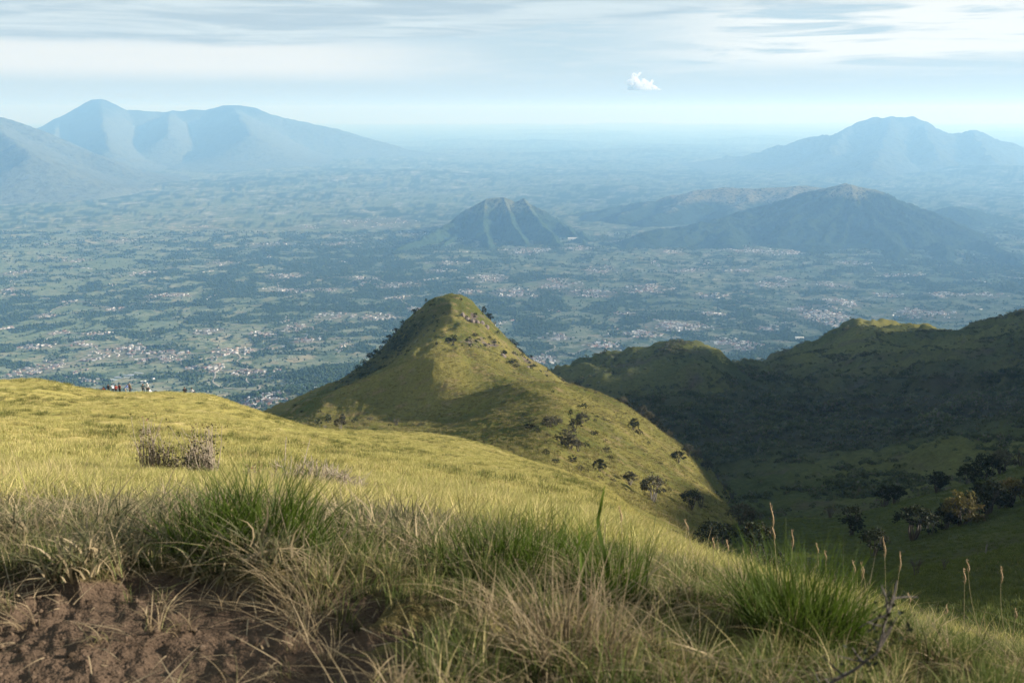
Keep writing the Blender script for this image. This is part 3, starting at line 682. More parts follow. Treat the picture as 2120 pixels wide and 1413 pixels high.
for (px, py, r) in [(1310,160,7),(1308,170,9),(1306,181,8),(1318,166,8),(1320,178,11),(1330,172,9),(1334,182,10),(1344,176,8),(1345,183,9),(1354,180,6),(1358,186,5),(1313,156,4),(1322,158,4),(1302,187,4),(1338,168,5),(1350,172,4),(1365,187,2.5)]:
    for q in range(3):
        cc.append(((px-1333 + rr.normal(0,2.5))*pm, rr.normal(0, 7)*pm, (188-py - r*.2 + rr.normal(0,1.5))*pm, r*pm*rr.uniform(.5,.85)))
cm = lumpy(cc, 3, 3.0*pm, 6.*pm, 301)
n = len(cm.vertices); co = np.zeros(n*3); cm.vertices.foreach_get('co', co); co = co.reshape(-1,3)
co[:,2] = np.where(co[:,2] < 1.5*pm, 1.5*pm + (co[:,2]-1.5*pm)*.15, co[:,2]); cm.vertices.foreach_set('co', co.ravel()); cm.update()
mcl, tcl, ocl = new_mat('cloud_vapour')
pvc = tcl.new('ShaderNodeVolumePrincipled'); pvc.inputs['Color'].default_value = (1, .97, .93, 1); pvc.inputs['Absorption Color'].default_value = (1, 1, 1, 1)
pvc.inputs['Density'].default_value = .0045; pvc.inputs['Anisotropy'].default_value = 0.0
tcl.l.new(pvc.outputs[0], ocl.inputs['Volume'])
cl = make_obj('cloud', cm, [mcl]); cl.location = (cx, YC, cz)
tag(cl, 'small warm white cumulus cloud alone above the horizon', 'cloud')

# ------------------------------------------------------------------ the air
hv = np.array([(x, y, z) for z in (-1800, 470) for y in (-3000, 138000) for x in (-140000, 140000)], float)
hme = np_mesh('haze', hv, [(0,1,3,2),(4,6,7,5),(0,4,5,1),(2,3,7,6),(0,2,6,4),(1,5,7,3)], False)
import bmesh
_b = bmesh.new(); _b.from_mesh(hme); bmesh.ops.recalc_face_normals(_b, faces=_b.faces); _b.to_mesh(hme); _b.free()
mh, th_, oh = new_mat('haze_air')
pv = th_.new('ShaderNodeVolumePrincipled')
pv.inputs['Color'].default_value = (.285, .565, .94, 1); pv.inputs['Absorption Color'].default_value = (.8, .8, .8, 1)
pv.inputs['Density'].default_value = 5.0e-5; pv.inputs['Anisotropy'].default_value = 0.15
th_.l.new(pv.outputs[0], oh.inputs['Volume'])
haze = tag(make_obj('haze', hme, [mh]), 'pale blue morning haze over the plain', None, None, 'stuff')
# ------------------------------------------------------------------ scattered ground cover (instances on points)
def scatter(name, pts, scl, rot, variants, mat, label, lib=None):
    """pts (n,3), scl (n,) or (n,3), rot (n,3) euler"""
    n = len(pts)
    me = bpy.data.meshes.new(name); me.vertices.add(n); me.vertices.foreach_set('co', np.asarray(pts, np.float32).ravel())
    scl = np.asarray(scl, float)
    if scl.ndim == 1: scl = np.stack([scl]*3, 1)
    for nm, arr in (('scl', scl), ('rot', rot)):
        a = me.attributes.new(nm, 'FLOAT_VECTOR', 'POINT'); a.data.foreach_set('vector', np.asarray(arr, np.float32).ravel())
    a = me.attributes.new('pick', 'INT', 'POINT'); a.data.foreach_set('value', RNG.integers(0, len(variants), n).astype(np.int32))
    o = make_obj(name, me, [mat])
    lc = bpy.data.collections.new(name + '_source')
    for i, vm in enumerate(variants):
        if not vm.materials: vm.materials.append(mat)
        vo = bpy.data.objects.new('%s_%d' % (name, i), vm); lc.objects.link(vo)
    g = bpy.data.node_groups.new(name, 'GeometryNodeTree')
    g.interface.new_socket('Geometry', in_out='INPUT', socket_type='NodeSocketGeometry')
    g.interface.new_socket('Geometry', in_out='OUTPUT', socket_type='NodeSocketGeometry')
    gi = g.nodes.new('NodeGroupInput'); go = g.nodes.new('NodeGroupOutput')
    iop = g.nodes.new('GeometryNodeInstanceOnPoints'); ci = g.nodes.new('GeometryNodeCollectionInfo')
    ci.inputs['Collection'].default_value = lc; ci.inputs['Separate Children'].default_value = True; ci.inputs['Reset Children'].default_value = True
    def na(nm, dt):
        k = g.nodes.new('GeometryNodeInputNamedAttribute'); k.data_type = dt; k.inputs['Name'].default_value = nm; return k.outputs['Attribute']
    e2r = g.nodes.new('FunctionNodeEulerToRotation')
    g.links.new(na('rot', 'FLOAT_VECTOR'), e2r.inputs[0]); g.links.new(e2r.outputs[0], iop.inputs['Rotation'])
    g.links.new(na('scl', 'FLOAT_VECTOR'), iop.inputs['Scale']); g.links.new(na('pick', 'INT'), iop.inputs['Instance Index'])
    iop.inputs['Pick Instance'].default_value = True
    g.links.new(gi.outputs[0], iop.inputs['Points']); g.links.new(ci.outputs[0], iop.inputs['Instance']); g.links.new(iop.outputs[0], go.inputs[0])
    md = o.modifiers.new('scatter', 'NODES'); md.node_group = g
    return tag(o, label, None, None, 'stuff')

def blades(n, rad, hmin, hmax, wid, lean, seg, seed, bias=(0, 0), droop=1.0, twist=.5):
    """n curved tapering grass blades as one mesh; attributes tip (0..1 along the blade) and shade (per blade)"""
    r = np.random.default_rng(seed)
    V = []; F = []; T = []; Sh = []
    a0 = r.uniform(0, 2*np.pi, n); rr = rad*np.sqrt(r.uniform(0, 1, n))
    h = r.uniform(hmin, hmax, n); ang = a0 + r.normal(0, twist, n)
    ln = np.abs(r.normal(lean, lean*.5, n)) * (.4 + .6*rr/max(rad, 1e-6))
    sh = r.uniform(0, 1, n)
    for i in range(n):
        bx, by = rr[i]*math.cos(a0[i]), rr[i]*math.sin(a0[i])
        dx, dy = math.cos(ang[i])*ln[i] + bias[0], math.sin(ang[i])*ln[i] + bias[1]
        wa = r.uniform(0, np.pi); wx, wy = math.cos(wa)*wid*.5, math.sin(wa)*wid*.5
        b = len(V)
        for k in range(seg + 1):
            t = k/seg
            hz = h[i]*(t - .33*droop*min(ln[i]*1.2, 1.0)*t**2.4)
            q = h[i]*(t**1.7)
            tw = (1 - t**1.5) if k < seg else 0
            V.append((bx + dx*q - wx*tw, by + dy*q - wy*tw, hz))
            V.append((bx + dx*q + wx*tw, by + dy*q + wy*tw, hz))
            T += [t, t]; Sh += [sh[i]]*2
            if k: F.append((b+2*k-2, b+2*k-1, b+2*k+1, b+2*k))
    return np_mesh('tuft', V, F, True, {'tip': T, 'shade': Sh})

def grass_mat(name, base, tip, straw, pstraw, sc, trans=.35, straw2=None):
    m, t, out = new_mat(name)
    p = t.pos(); oi = t.new('ShaderNodeObjectInfo').outputs['Random']
    tipa, sh = t.attr('tip'), t.attr('shade')
    n = t.noise(p, sc, 3, .6)
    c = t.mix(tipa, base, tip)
    k = t.math('ADD', t.math('ADD', t.math('MULTIPLY', sh, .55), t.math('MULTIPLY', oi, .25)), t.math('MULTIPLY', n, .6))
    st = straw if straw2 is None else t.mix(sh, straw, straw2)
    c = t.mix(t.step(k, pstraw - .12, pstraw + .12), c, st)
    g = t.lin(oi, 0, 1, .75, 1.25)
    mm = t.new('ShaderNodeMix', data_type='RGBA', blend_type='MULTIPLY'); mm.inputs[0].default_value = 1
    t.put(mm.inputs[6], c); t.l.new(t.xyz(g, g, g), mm.inputs[7]); c = mm.outputs[2]
    d = t.new('ShaderNodeBsdfDiffuse'); t.put(d.inputs[0], c)
    tr = t.new('ShaderNodeBsdfTranslucent'); t.put(tr.inputs[0], c)
    ms = t.new('ShaderNodeMixShader'); ms.inputs[0].default_value = trans
    t.l.new(d.outputs[0], ms.inputs[1]); t.l.new(tr.outputs[0], ms.inputs[2])
    gl = t.new('ShaderNodeBsdfGlossy'); gl.inputs['Roughness'].default_value = .6; gl.inputs[0].default_value = (.8, .8, .8, 1)
    ms2 = t.new('ShaderNodeMixShader'); ms2.inputs[0].default_value = .012
    t.l.new(ms.outputs[0], ms2.inputs[1]); t.l.new(gl.outputs[0], ms2.inputs[2]); t.l.new(ms2.outputs[0], out.inputs[0])
    return m
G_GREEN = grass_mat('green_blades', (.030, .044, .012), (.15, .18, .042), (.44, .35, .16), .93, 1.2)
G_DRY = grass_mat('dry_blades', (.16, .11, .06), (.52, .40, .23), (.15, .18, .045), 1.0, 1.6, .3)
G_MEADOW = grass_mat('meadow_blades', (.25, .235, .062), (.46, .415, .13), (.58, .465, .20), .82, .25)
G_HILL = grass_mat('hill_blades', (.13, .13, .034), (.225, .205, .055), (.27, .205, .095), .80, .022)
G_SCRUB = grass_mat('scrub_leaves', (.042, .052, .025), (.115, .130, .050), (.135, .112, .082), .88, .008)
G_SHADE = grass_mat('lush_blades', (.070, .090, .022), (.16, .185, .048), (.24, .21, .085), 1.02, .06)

def rot_up(n, tilt=.0, face=None):
    return np.stack([RNG.normal(0, tilt, n), RNG.normal(0, tilt, n), RNG.uniform(0, 2*np.pi, n)], 1)
def sample(land, n, Y0, Y1, p0=-60, p1=2180, pw=1.0):
    u = RNG.uniform(0, 1, n)
    if pw == 0: Y = Y0*(Y1/Y0)**u
    else: Y = (Y0**(2*pw) + (Y1**(2*pw) - Y0**(2*pw))*u)**(1/(2*pw))
    px = RNG.uniform(p0, p1, n)
    x, y, z = land.at(px, Y)
    return px, np.stack([x, y, z], 1)

# --- close: green and dry blades round the bare soil
px, P = sample(LA, 9500, 1.25, 6.5, -300, 2400, .8)
soil = soilA(P[:,0], P[:,1], px, P[:,1])
gdens = sstep(P[:,1] + .5*fbm(P[:,0]/.5, P[:,1]/.5, 3, 401) + .55*sstep(px, 900, 1900) - .25*sstep(px, 300, -50), 1.6, 2.7)
k = RNG.uniform(0, 1, len(P)) < (1 - .965*soil) * (.15 + .62*gdens)
Pg = P[k]; n = len(Pg)
hs = .62 + .5*np.clip(fbm(Pg[:,0]/.55, Pg[:,1]/.55, 3, 403) + .35, 0, 1.2)
near_var = [blades(22, .07, .10, .30, .0072, .6, 5, 500+i) for i in range(6)]
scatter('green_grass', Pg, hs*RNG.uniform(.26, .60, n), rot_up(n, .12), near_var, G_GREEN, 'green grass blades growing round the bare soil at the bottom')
px, P = sample(LA, 9000, 1.25, 6.5, -300, 2400, .75)
soil = soilA(P[:,0], P[:,1], px, P[:,1])
k = RNG.uniform(0, 1, len(P)) < (1 - .93*soil) * (.10 + .62*sstep(fbm(P[:,0]/.45, P[:,1]/.45, 3, 411), -.15, .3)) * (1 - .45*sstep(px, 850, 1100)) * (1 - .5*sstep(px, 1500, 1800))
Pd = P[k]; n = len(Pd)
dry_var = [blades(18, .08, .12, .36, .0066, 1.5, 6, 520+i, (RNG.normal(0, .4), RNG.normal(0, .4)), 1.9, 1.5) for i in range(6)]
scatter('dry_grass', Pd + np.array([0, 0, .01]), RNG.uniform(.26, .52, n), rot_up(n, .25), dry_var, G_DRY, 'dry straw coloured grass lying between the green blades at the bottom')
# dark herbs and flattened growth at the left of the foreground
px, P = sample(LA, 2900, 2.9, 8.5, -250, 1500, .75)
f = fbm(P[:,0]/.8, P[:,1]/.8, 3, 461)
keep = (RNG.uniform(0, 1, len(P)) < sstep(f, -.25, .3) * sstep(px + 60*f, 1350, 700) * sstep(P[:,1] + f, 8.3, 6.0)) & (soilA(P[:,0], P[:,1], px, P[:,1]) < .45)
P = P[keep]; n = len(P)
G_HERB = grass_mat('dark_herbs', (.05, .052, .024), (.16, .155, .070), (.34, .26, .15), .70, 1.5, .25)
scatter('dark_herbs', P, RNG.uniform(.6, 1.15, n), rot_up(n, .2), [blades(30, .10, .06, .20, .009, 1.1, 4, 690+i, (RNG.normal(0, .3), RNG.normal(0, .3)), 1.4, 1.2) for i in range(5)], G_HERB, 'dark grey green herbs and matted growth at the left of the foreground')
# --- crumbs of earth and straw lying on the bare soil
def clod(seed):
    r = np.random.default_rng(seed); n = 6; V = []; F = []
    for z, q in ((-.5, .7), (0., 1.), (.5, .8), (.8, .2)):
        for k in range(n):
            a = 2*np.pi*k/n; s = q*r.uniform(.7, 1.25); V.append((s*math.cos(a), s*math.sin(a)*.8, z*r.uniform(.7, 1.1)))
    for i in range(3):
        for k in range(n): F.append((i*n+k, i*n+(k+1)%n, (i+1)*n+(k+1)%n, (i+1)*n+k))
    return np_mesh('clod', V, F, True, {'tip': [0.]*len(V), 'shade': [r.uniform()]*len(V)})
px, P = sample(LA, 2600, 1.25, 3.6, -300, 1100, .8)
soil = soilA(P[:,0], P[:,1], px, P[:,1]); P = P[soil > .35]; n = len(P)
mclod, tcl2, ocl2 = new_mat('earth_crumbs')
diffuse(tcl2, ocl2, tcl2.mix(tcl2.new('ShaderNodeObjectInfo').outputs['Random'], (.07, .048, .032), (.165, .115, .078)))
scatter('soil_crumbs', P, .003 + .011*RNG.uniform(0, 1, n)**4.5, rot_up(n, .6), [clod(670+i) for i in range(5)], mclod, 'crumbs of brown earth on the bare soil at the lower left')
px, P = sample(LA, 650, 1.25, 3.8, -300, 1500, .8)
soil = soilA(P[:,0], P[:,1], px, P[:,1]); P = P[(RNG.uniform(0, 1, len(P)) < .25 + .35*soil)]; n = len(P)
rr_ = rot_up(n, .3)
G_STRAW = grass_mat('fallen_straw', (.30, .22, .13), (.48, .37, .22), (.16, .11, .06), .95, 6., .2)
scatter('fallen_straw', P + np.array([0, 0, .012]), RNG.uniform(.5, 1.2, n), rr_, [blades(3, .05, .015, .04, .0055, 4.5, 4, 680+i, (RNG.normal(0, 3), RNG.normal(0, 3)), .3, 1.5) for i in range(5)], G_STRAW, 'broken pale straw lying on the soil and between the blades')
# --- middle distance meadow
px, P = sample(LA, 42000, 6.2, 32, -520, 2550, .8)
n = len(P)
mid_var = [blades(34, .16, .07, .22, .008, .95, 3, 540+i) for i in range(5)]
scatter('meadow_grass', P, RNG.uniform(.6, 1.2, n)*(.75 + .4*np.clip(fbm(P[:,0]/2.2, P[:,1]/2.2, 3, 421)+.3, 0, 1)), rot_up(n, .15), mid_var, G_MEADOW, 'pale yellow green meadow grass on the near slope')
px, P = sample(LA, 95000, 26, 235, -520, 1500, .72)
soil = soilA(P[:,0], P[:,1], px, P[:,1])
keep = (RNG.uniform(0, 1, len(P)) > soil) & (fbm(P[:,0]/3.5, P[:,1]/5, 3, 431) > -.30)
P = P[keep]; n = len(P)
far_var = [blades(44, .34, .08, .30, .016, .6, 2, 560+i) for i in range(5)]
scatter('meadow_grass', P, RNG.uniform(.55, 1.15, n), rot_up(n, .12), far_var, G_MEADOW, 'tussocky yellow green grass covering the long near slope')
# tall pale stems standing above the meadow
px, P = sample(LA, 3200, 6.5, 45, -520, 1700, .75)
f = fbm(P[:,0]/2.5, P[:,1]/4, 3, 437); P = P[RNG.uniform(0, 1, len(P)) < sstep(f, -.2, .5)]; n = len(P)
px2, P2 = sample(LA, 130, 4.2, 8.5, 1380, 2180, .75)
P = np.concatenate([P, P2]); n = len(P)
G_STEM = grass_mat('pale_stems', (.26, .22, .10), (.56, .44, .24), (.40, .27, .15), .9, .5, .2)
scatter('dry_stems', P, RNG.uniform(.55, 1.25, n)*(.55 + .45*sstep(P[:,1], 6, 10)), rot_up(n, .12), [blades(5, .12, .25, .50, .007, .35, 3, 665+i) for i in range(4)], G_STEM, 'tall pale dry stems standing above the meadow grass')
# greener hummocks on the crest and the bright slope
px, P = sample(LA, 15500, 9, 200, -520, 1400, .7)
f = fbm(P[:,0]/9, P[:,1]/14, 4, 435)
keep = (RNG.uniform(0, 1, len(P)) < sstep(f, -.05, .45)*.75) & (soilA(P[:,0], P[:,1], px, P[:,1]) < .3)
P = P[keep]; n = len(P)
G_HUM = grass_mat('hummock_blades', (.075, .09, .022), (.20, .21, .05), (.30, .21, .10), .90, .25)
sh_ = RNG.uniform(.5, 1.3, n)*(.35 + .65*sstep(P[:,1], 8, 45))
scatter('meadow_hummocks', P, np.stack([sh_*1.1, sh_*1.1, sh_*RNG.uniform(.7, 1.1, n)], 1), rot_up(n, .12), [blades(70, .38, .16, .42, .02, .8, 3, 660+i) for i in range(4)], G_HUM, 'greener grass hummocks dotted over the left crest and the bright slope')
def leaf_clump(n, rad, hgt, size, seed, dome=.6):
    r = np.random.default_rng(seed); V = []; F = []; T = []; Sh = []
    for i in range(n):
        a = r.uniform(0, 2*np.pi); q = rad*math.sqrt(r.uniform(0, 1)); zt = hgt*math.sqrt(max(0, 1-(q/rad)**2))
        z = zt*(dome + (1-dome)*r.uniform(0, 1)) if r.uniform() < .8 else zt*r.uniform(.1, 1)
        c = np.array([q*math.cos(a), q*math.sin(a), z])
        d1 = r.normal(0, 1, 3); d1 /= np.linalg.norm(d1); d2 = np.cross(d1, r.normal(0, 1, 3)); d2 /= np.linalg.norm(d2)
        s = size*r.uniform(.6, 1.3); b = len(V)
        V += [c + d1*s, c + d2*s*.6, c - d1*s, c - d2*s*.6]; F.append((b, b+1, b+2, b+3))
        T += [z/hgt]*4; Sh += [r.uniform()]*4
    return np_mesh('clump', V, F, False, {'tip': T, 'shade': Sh})
# --- the peaked hill
px, P = sample(LB, 85000, 205, 895, 520, 1640, .75)
rk = rockB(P[:,0], P[:,1], px, P[:,1])
keep = (RNG.uniform(0, 1, len(P)) > rk*1.1) & (fbm(P[:,0]/8, P[:,1]/12, 3, 441) > -.35)
P = P[keep]; n = len(P)
hill_var = [blades(22, .8, .25, .75, .10, .5, 2, 580+i) for i in range(4)]
scatter('hill_grass', P, RNG.uniform(.5, 1.15, n), rot_up(n, .12), hill_var, G_HILL, 'rough green tussock grass covering the pointed hill')
px, P = sample(LB, 9000, 215, 800, 1000, 1640, .75)
f = fbm(P[:,0]/14, P[:,1]/18, 4, 471)
keep = RNG.uniform(0, 1, len(P)) < sstep(f, .18, .6)*.55
P = P[keep]; n = len(P); G_LOW = grass_mat('low_shrub_leaves', (.05, .048, .022), (.105, .095, .042), (.15, .105, .06), .9, .1)
scatter('low_shrubs', P - np.array([0, 0, .1]), RNG.uniform(.30, .75, n), rot_up(n, .1), [leaf_clump(30, 1.2, 1.3, .34, 650+i) for i in range(4)], G_LOW, 'low brownish shrubs scattered in drifts over the sunlit flank of the pointed hill')
# --- the shaded valley: grass near, scrub beyond
px, P = sample(LC, 36000, 24, 255, 1180, 2500, .75)
n = len(P)
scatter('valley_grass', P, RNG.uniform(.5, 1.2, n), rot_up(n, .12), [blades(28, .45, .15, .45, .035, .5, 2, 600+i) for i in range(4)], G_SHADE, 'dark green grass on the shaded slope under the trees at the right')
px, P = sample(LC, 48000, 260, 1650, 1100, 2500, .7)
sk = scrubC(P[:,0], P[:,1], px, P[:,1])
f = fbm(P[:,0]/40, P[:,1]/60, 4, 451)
keep = RNG.uniform(0, 1, len(P)) < np.clip(.30 + sk*.8 + f*.9, 0.05, 1) * (1 - np.clip(1.6*litC(P[:,0], P[:,1], px, P[:,1]), 0, 1))
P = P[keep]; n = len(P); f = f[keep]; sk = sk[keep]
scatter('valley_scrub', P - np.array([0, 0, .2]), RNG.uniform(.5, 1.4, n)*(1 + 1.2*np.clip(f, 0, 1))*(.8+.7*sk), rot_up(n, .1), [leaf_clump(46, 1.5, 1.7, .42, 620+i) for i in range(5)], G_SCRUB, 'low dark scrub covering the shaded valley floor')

# --- scrub thickets on the dark flank of the peaked hill
px, P = sample(LB, 26000, 400, 890, 540, 1640, .8)
sb = scrubB(P[:,0], P[:,1], px, P[:,1]); rb = rockB(P[:,0], P[:,1], px, P[:,1])
keep = RNG.uniform(0, 1, len(P)) < np.maximum(sb*.20, rb*.10)
P = P[keep]; n = len(P)
G_THICK = grass_mat('thicket_leaves', (.020, .026, .012), (.050, .058, .022), (.075, .06, .03), 1.05, .02)
scatter('hill_thicket', P - np.array([0, 0, .3]), RNG.uniform(.6, 1.3, n), rot_up(n, .1), [leaf_clump(40, 1.4, 2.0, .45, 640+i) for i in range(4)], G_THICK, 'dark thicket on the shaded left flank of the pointed hill')

# ------------------------------------------------------------------ woods of the plain
def blob_tree(seed, kind):
    r = np.random.default_rng(seed); n = 8; rings = [(0, .12), (.18, .75), (.45, 1.0), (.75, .7), (1.0, .06)] if kind else [(0, .10), (.1, .62), (.4, .5), (.7, .28), (1.0, .02)]
    V = []; F = []; T = []
    for i, (z, rr) in enumerate(rings):
        for k in range(n):
            a = 2*np.pi*k/n + i*.35; q = rr*r.uniform(.65, 1.25)
            V.append((q*math.cos(a), q*math.sin(a), z*2.0*r.uniform(.93, 1.07))); T.append(z)
    for i in range(len(rings)-1):
        for k in range(n): F.append((i*n+k, i*n+(k+1)%n, (i+1)*n+(k+1)%n, (i+1)*n+k))
    return np_mesh('far_tree', V, F, False, {'tip': T, 'shade': np.repeat(r.uniform(0, 1, 1), len(V))})
G_WOOD = grass_mat('wood_crowns', (.018, .034, .014), (.040, .070, .026), (.060, .085, .035), .95, .004, .12)
N = 330000
Yw = np.exp(RNG.uniform(math.log(2900), math.log(12500), N)); pxw = RNG.uniform(-400, 2520, N)
xw = (pxw - 1060)/FPX*1.05*Yw
wf = woods_field(xw, Yw); vf = village_field(xw, Yw)
hump_f = np.zeros(N)
for hx, hy, h, rx_, ry_ in HUMPS: hump_f = np.maximum(hump_f, np.exp(-((xw-hx)/rx_)**2 - ((Yw-hy)/ry_)**2))
keep = RNG.uniform(0, 1, N) < np.maximum(np.maximum(wf*.70, sstep(hump_f, .25, .55)*.8), .035) * (1 - .75*vf)
Pw = np.stack([xw, Yw, plain_z(xw, Yw) - 1.0], 1)[keep]; n = len(Pw)
sz = RNG.uniform(3.6, 8.0, n) * (1 + .5*sstep(Pw[:,1], 6000, 12000))
sw = np.stack([sz*RNG.uniform(.8, 1.3, n), sz*RNG.uniform(.8, 1.3, n), sz*RNG.uniform(.7, 1.15, n)], 1)
scatter('woods', Pw, sw, rot_up(n, .05), [blob_tree(700+i, i % 4 != 3) for i in range(8)], G_WOOD, 'dark green woods following the ravines of the plain')
# ------------------------------------------------------------------ trees
def tube(V, F, pts, rads, k=5):
    """append a tapered tube"""
    b0 = len(V); n = len(pts)
    for i, (p, r) in enumerate(zip(pts, rads)):
        p = np.asarray(p, float)
        d = np.asarray(pts[min(i+1, n-1)], float) - np.asarray(pts[max(i-1, 0)], float); d /= max(np.linalg.norm(d), 1e-9)
        a = np.cross(d, (0.31, .95, .05)); a /= max(np.linalg.norm(a), 1e-9); c = np.cross(d, a)
        for j in range(k):
            t = 2*np.pi*j/k; V.append(p + r*(math.cos(t)*a + math.sin(t)*c))
    for i in range(n-1):
        for j in range(k): F.append((b0+i*k+j, b0+i*k+(j+1) % k, b0+(i+1)*k+(j+1) % k, b0+(i+1)*k+j))
def curve_pts(a, b, sag, n, r, w=.06):
    a = np.asarray(a, float); b = np.asarray(b, float); L = np.linalg.norm(b-a); o = r.normal(0, w*L, 3)
    return [a + (b-a)*t + o*math.sin(math.pi*t) + np.array([0, 0, sag*L*math.sin(math.pi*t)]) for t in np.linspace(0, 1, n)]
def make_tree(seed, kind):
    """unit-height tree: returns trunk mesh, crown mesh"""
    r = np.random.default_rng(seed); V = []; F = []
    ns = {'umbrella': 6, 'round': 4, 'bush': 5, 'sparse': 6, 'slim': 2, 'dead': 6}[kind]
    ch = {'umbrella': (.48, 1.0, .46), 'round': (.30, 1.0, .50), 'bush': (.05, 1.0, .62), 'sparse': (.35, 1.0, .40), 'slim': (.28, 1.0, .30), 'dead': (.4, 1., .4)}[kind]
    z0, z1, R0 = ch; tips = []
    for i in range(ns):
        a = 2*np.pi*(i + r.uniform(-.3, .3))/ns; q = R0*r.uniform(.35, .8)
        zf = z0 + (z1 - z0)*r.uniform(.2, .45)
        fork = (q*.55*math.cos(a), q*.55*math.sin(a), zf*.72)
        base = (.03*math.cos(a), .03*math.sin(a), -.05)
        P = curve_pts(base, fork, -.03, 5, r); tube(V, F, P, np.linspace(.030, .017, 5)*(1 if kind != 'slim' else 1.2))
        for j in range(4):
            aa = a + r.normal(0, .7); qq = R0*r.uniform(.45, .95); zz = z0 + (z1-z0)*r.uniform(.25, .8)
            e = (qq*math.cos(aa), qq*math.sin(aa), zz)
            tube(V, F, curve_pts(fork, e, .04, 4, r), np.linspace(.014, .004, 4), 4); tips.append(e)
    tm = np_mesh('trunk', V, F, True)
    V = []; F = []; T = []; Sh = []
    ncl = {'umbrella': 46, 'round': 52, 'bush': 44, 'sparse': 20, 'slim': 24, 'dead': 5}[kind]
    for c in range(ncl):
        a = r.uniform(0, 2*np.pi); q = R0*math.sqrt(r.uniform(0, 1))
        top = z0 + (z1-z0)*math.sqrt(max(0.02, 1-(q/R0)**2)) if kind != 'umbrella' else z0 + (z1-z0)*(1-(q/R0)**2.2)**.5 if q < R0 else z0
        low = z0 + (.10 if kind == 'umbrella' else -.02)*(1 - q/R0)
        zc = low + (top-low)*r.beta(1.9, .9)
        cc = np.array([q*math.cos(a), q*math.sin(a), zc*.97]); shd = r.uniform(0, 1)
        for l in range(26 if kind not in ('sparse', 'dead') else 14):
            p = cc + r.normal(0, .052, 3)*(1, 1, .7)
            d1 = r.normal(0, 1, 3) + (0, 0, .2); d1 /= np.linalg.norm(d1); d2 = np.cross(d1, r.normal(0, 1, 3)); d2 /= np.linalg.norm(d2)
            s = r.uniform(.026, .050) if kind not in ('sparse', 'dead') else r.uniform(.014, .03); b = len(V)
            V += [p + d1*s, p + d2*s*.6, p - d1*s, p - d2*s*.6]; F.append((b, b+1, b+2, b+3))
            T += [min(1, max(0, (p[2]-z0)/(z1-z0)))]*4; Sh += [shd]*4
    return tm, np_mesh('crown', V, F, False, {'tip': T, 'shade': Sh})
def plain_mat(name, col, rough=.8, var=None, sc=8.):
    m, t, out = new_mat(name)
    b = t.new('ShaderNodeBsdfPrincipled'); b.inputs['Roughness'].default_value = rough
    c = t.mix(t.noise(t.new('ShaderNodeTexCoord').outputs['Object'], sc, 4, .6), col, var or tuple(v*.65 for v in col))
    t.put(b.inputs['Base Color'], c); t.l.new(b.outputs[0], out.inputs[0]); return m
M_BARK = plain_mat('bark', (.095, .075, .058)); M_PALE = plain_mat('pale_bark', (.23, .20, .165))
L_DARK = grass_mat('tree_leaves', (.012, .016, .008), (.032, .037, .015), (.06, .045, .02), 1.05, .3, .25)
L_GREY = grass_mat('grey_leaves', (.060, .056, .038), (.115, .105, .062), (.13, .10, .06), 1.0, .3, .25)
L_GOLD = grass_mat('golden_sunlit_leaves', (.05, .045, .016), (.15, .12, .035), (.19, .13, .04), .95, .3, .3)  # golden leaf tone, also sunlight painted into the lit crowns
TREES = {}
for kk_, nvar in (('umbrella', 4), ('round', 5), ('bush', 4), ('sparse', 3), ('slim', 3), ('dead', 2)):
    TREES[kk_] = [make_tree(900 + 17*i + len(kk_)*131, kk_) for i in range(nvar)]
_tcount = [0]
def tree(px, py, hpx, land, kind, label, leaf=None, wide=1.0, group=None, name='tree', cat='tree', bark=None, yset=None):
    if yset: 
        x, y, z = (float(v) for v in land.at(px, yset))
    else: x, y, z = land.find(px, py)
    h = hpx / FPX * (y*CT - z*ST) * 1.04
    _tcount[0] += 1; i = _tcount[0]
    tm, cm_ = TREES[kind][i % len(TREES[kind])]
    e = empty(name, (x, y, z), i*2.39, 1); e.scale = (h*wide, h*wide, h)
    tag(e, label, cat, group)
    lf = leaf or L_DARK
    t = bpy.data.objects.new('trunk', tm); COL.objects.link(t); t.parent = e
    c = bpy.data.objects.new('crown', cm_); COL.objects.link(c); c.parent = e
    for o, mt in ((t, bark or M_BARK), (c, lf)):
        if not o.data.materials: o.data.materials.append(mt)
        o.material_slots[0].link = 'OBJECT'; o.material_slots[0].material = mt
    return e
# -- on the sunlit right flank of the pointed hill
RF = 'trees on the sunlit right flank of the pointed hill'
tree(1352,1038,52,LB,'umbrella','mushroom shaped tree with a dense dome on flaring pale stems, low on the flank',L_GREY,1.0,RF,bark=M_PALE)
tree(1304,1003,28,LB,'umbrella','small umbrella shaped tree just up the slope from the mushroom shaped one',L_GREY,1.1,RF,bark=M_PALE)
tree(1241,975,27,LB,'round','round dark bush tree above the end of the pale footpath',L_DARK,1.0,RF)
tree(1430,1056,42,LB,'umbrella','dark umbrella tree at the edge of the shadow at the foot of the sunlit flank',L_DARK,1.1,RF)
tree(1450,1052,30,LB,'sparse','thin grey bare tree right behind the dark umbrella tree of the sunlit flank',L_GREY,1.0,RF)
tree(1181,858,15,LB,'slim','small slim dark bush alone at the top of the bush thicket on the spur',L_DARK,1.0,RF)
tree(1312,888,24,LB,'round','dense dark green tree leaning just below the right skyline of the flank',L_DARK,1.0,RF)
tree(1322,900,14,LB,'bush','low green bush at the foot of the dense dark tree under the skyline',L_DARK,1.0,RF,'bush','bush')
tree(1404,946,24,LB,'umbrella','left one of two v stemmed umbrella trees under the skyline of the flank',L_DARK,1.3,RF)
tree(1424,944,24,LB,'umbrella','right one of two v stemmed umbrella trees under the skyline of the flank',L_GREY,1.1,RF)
TH_ = 'bushes of the thicket on the spur of the pointed hill'
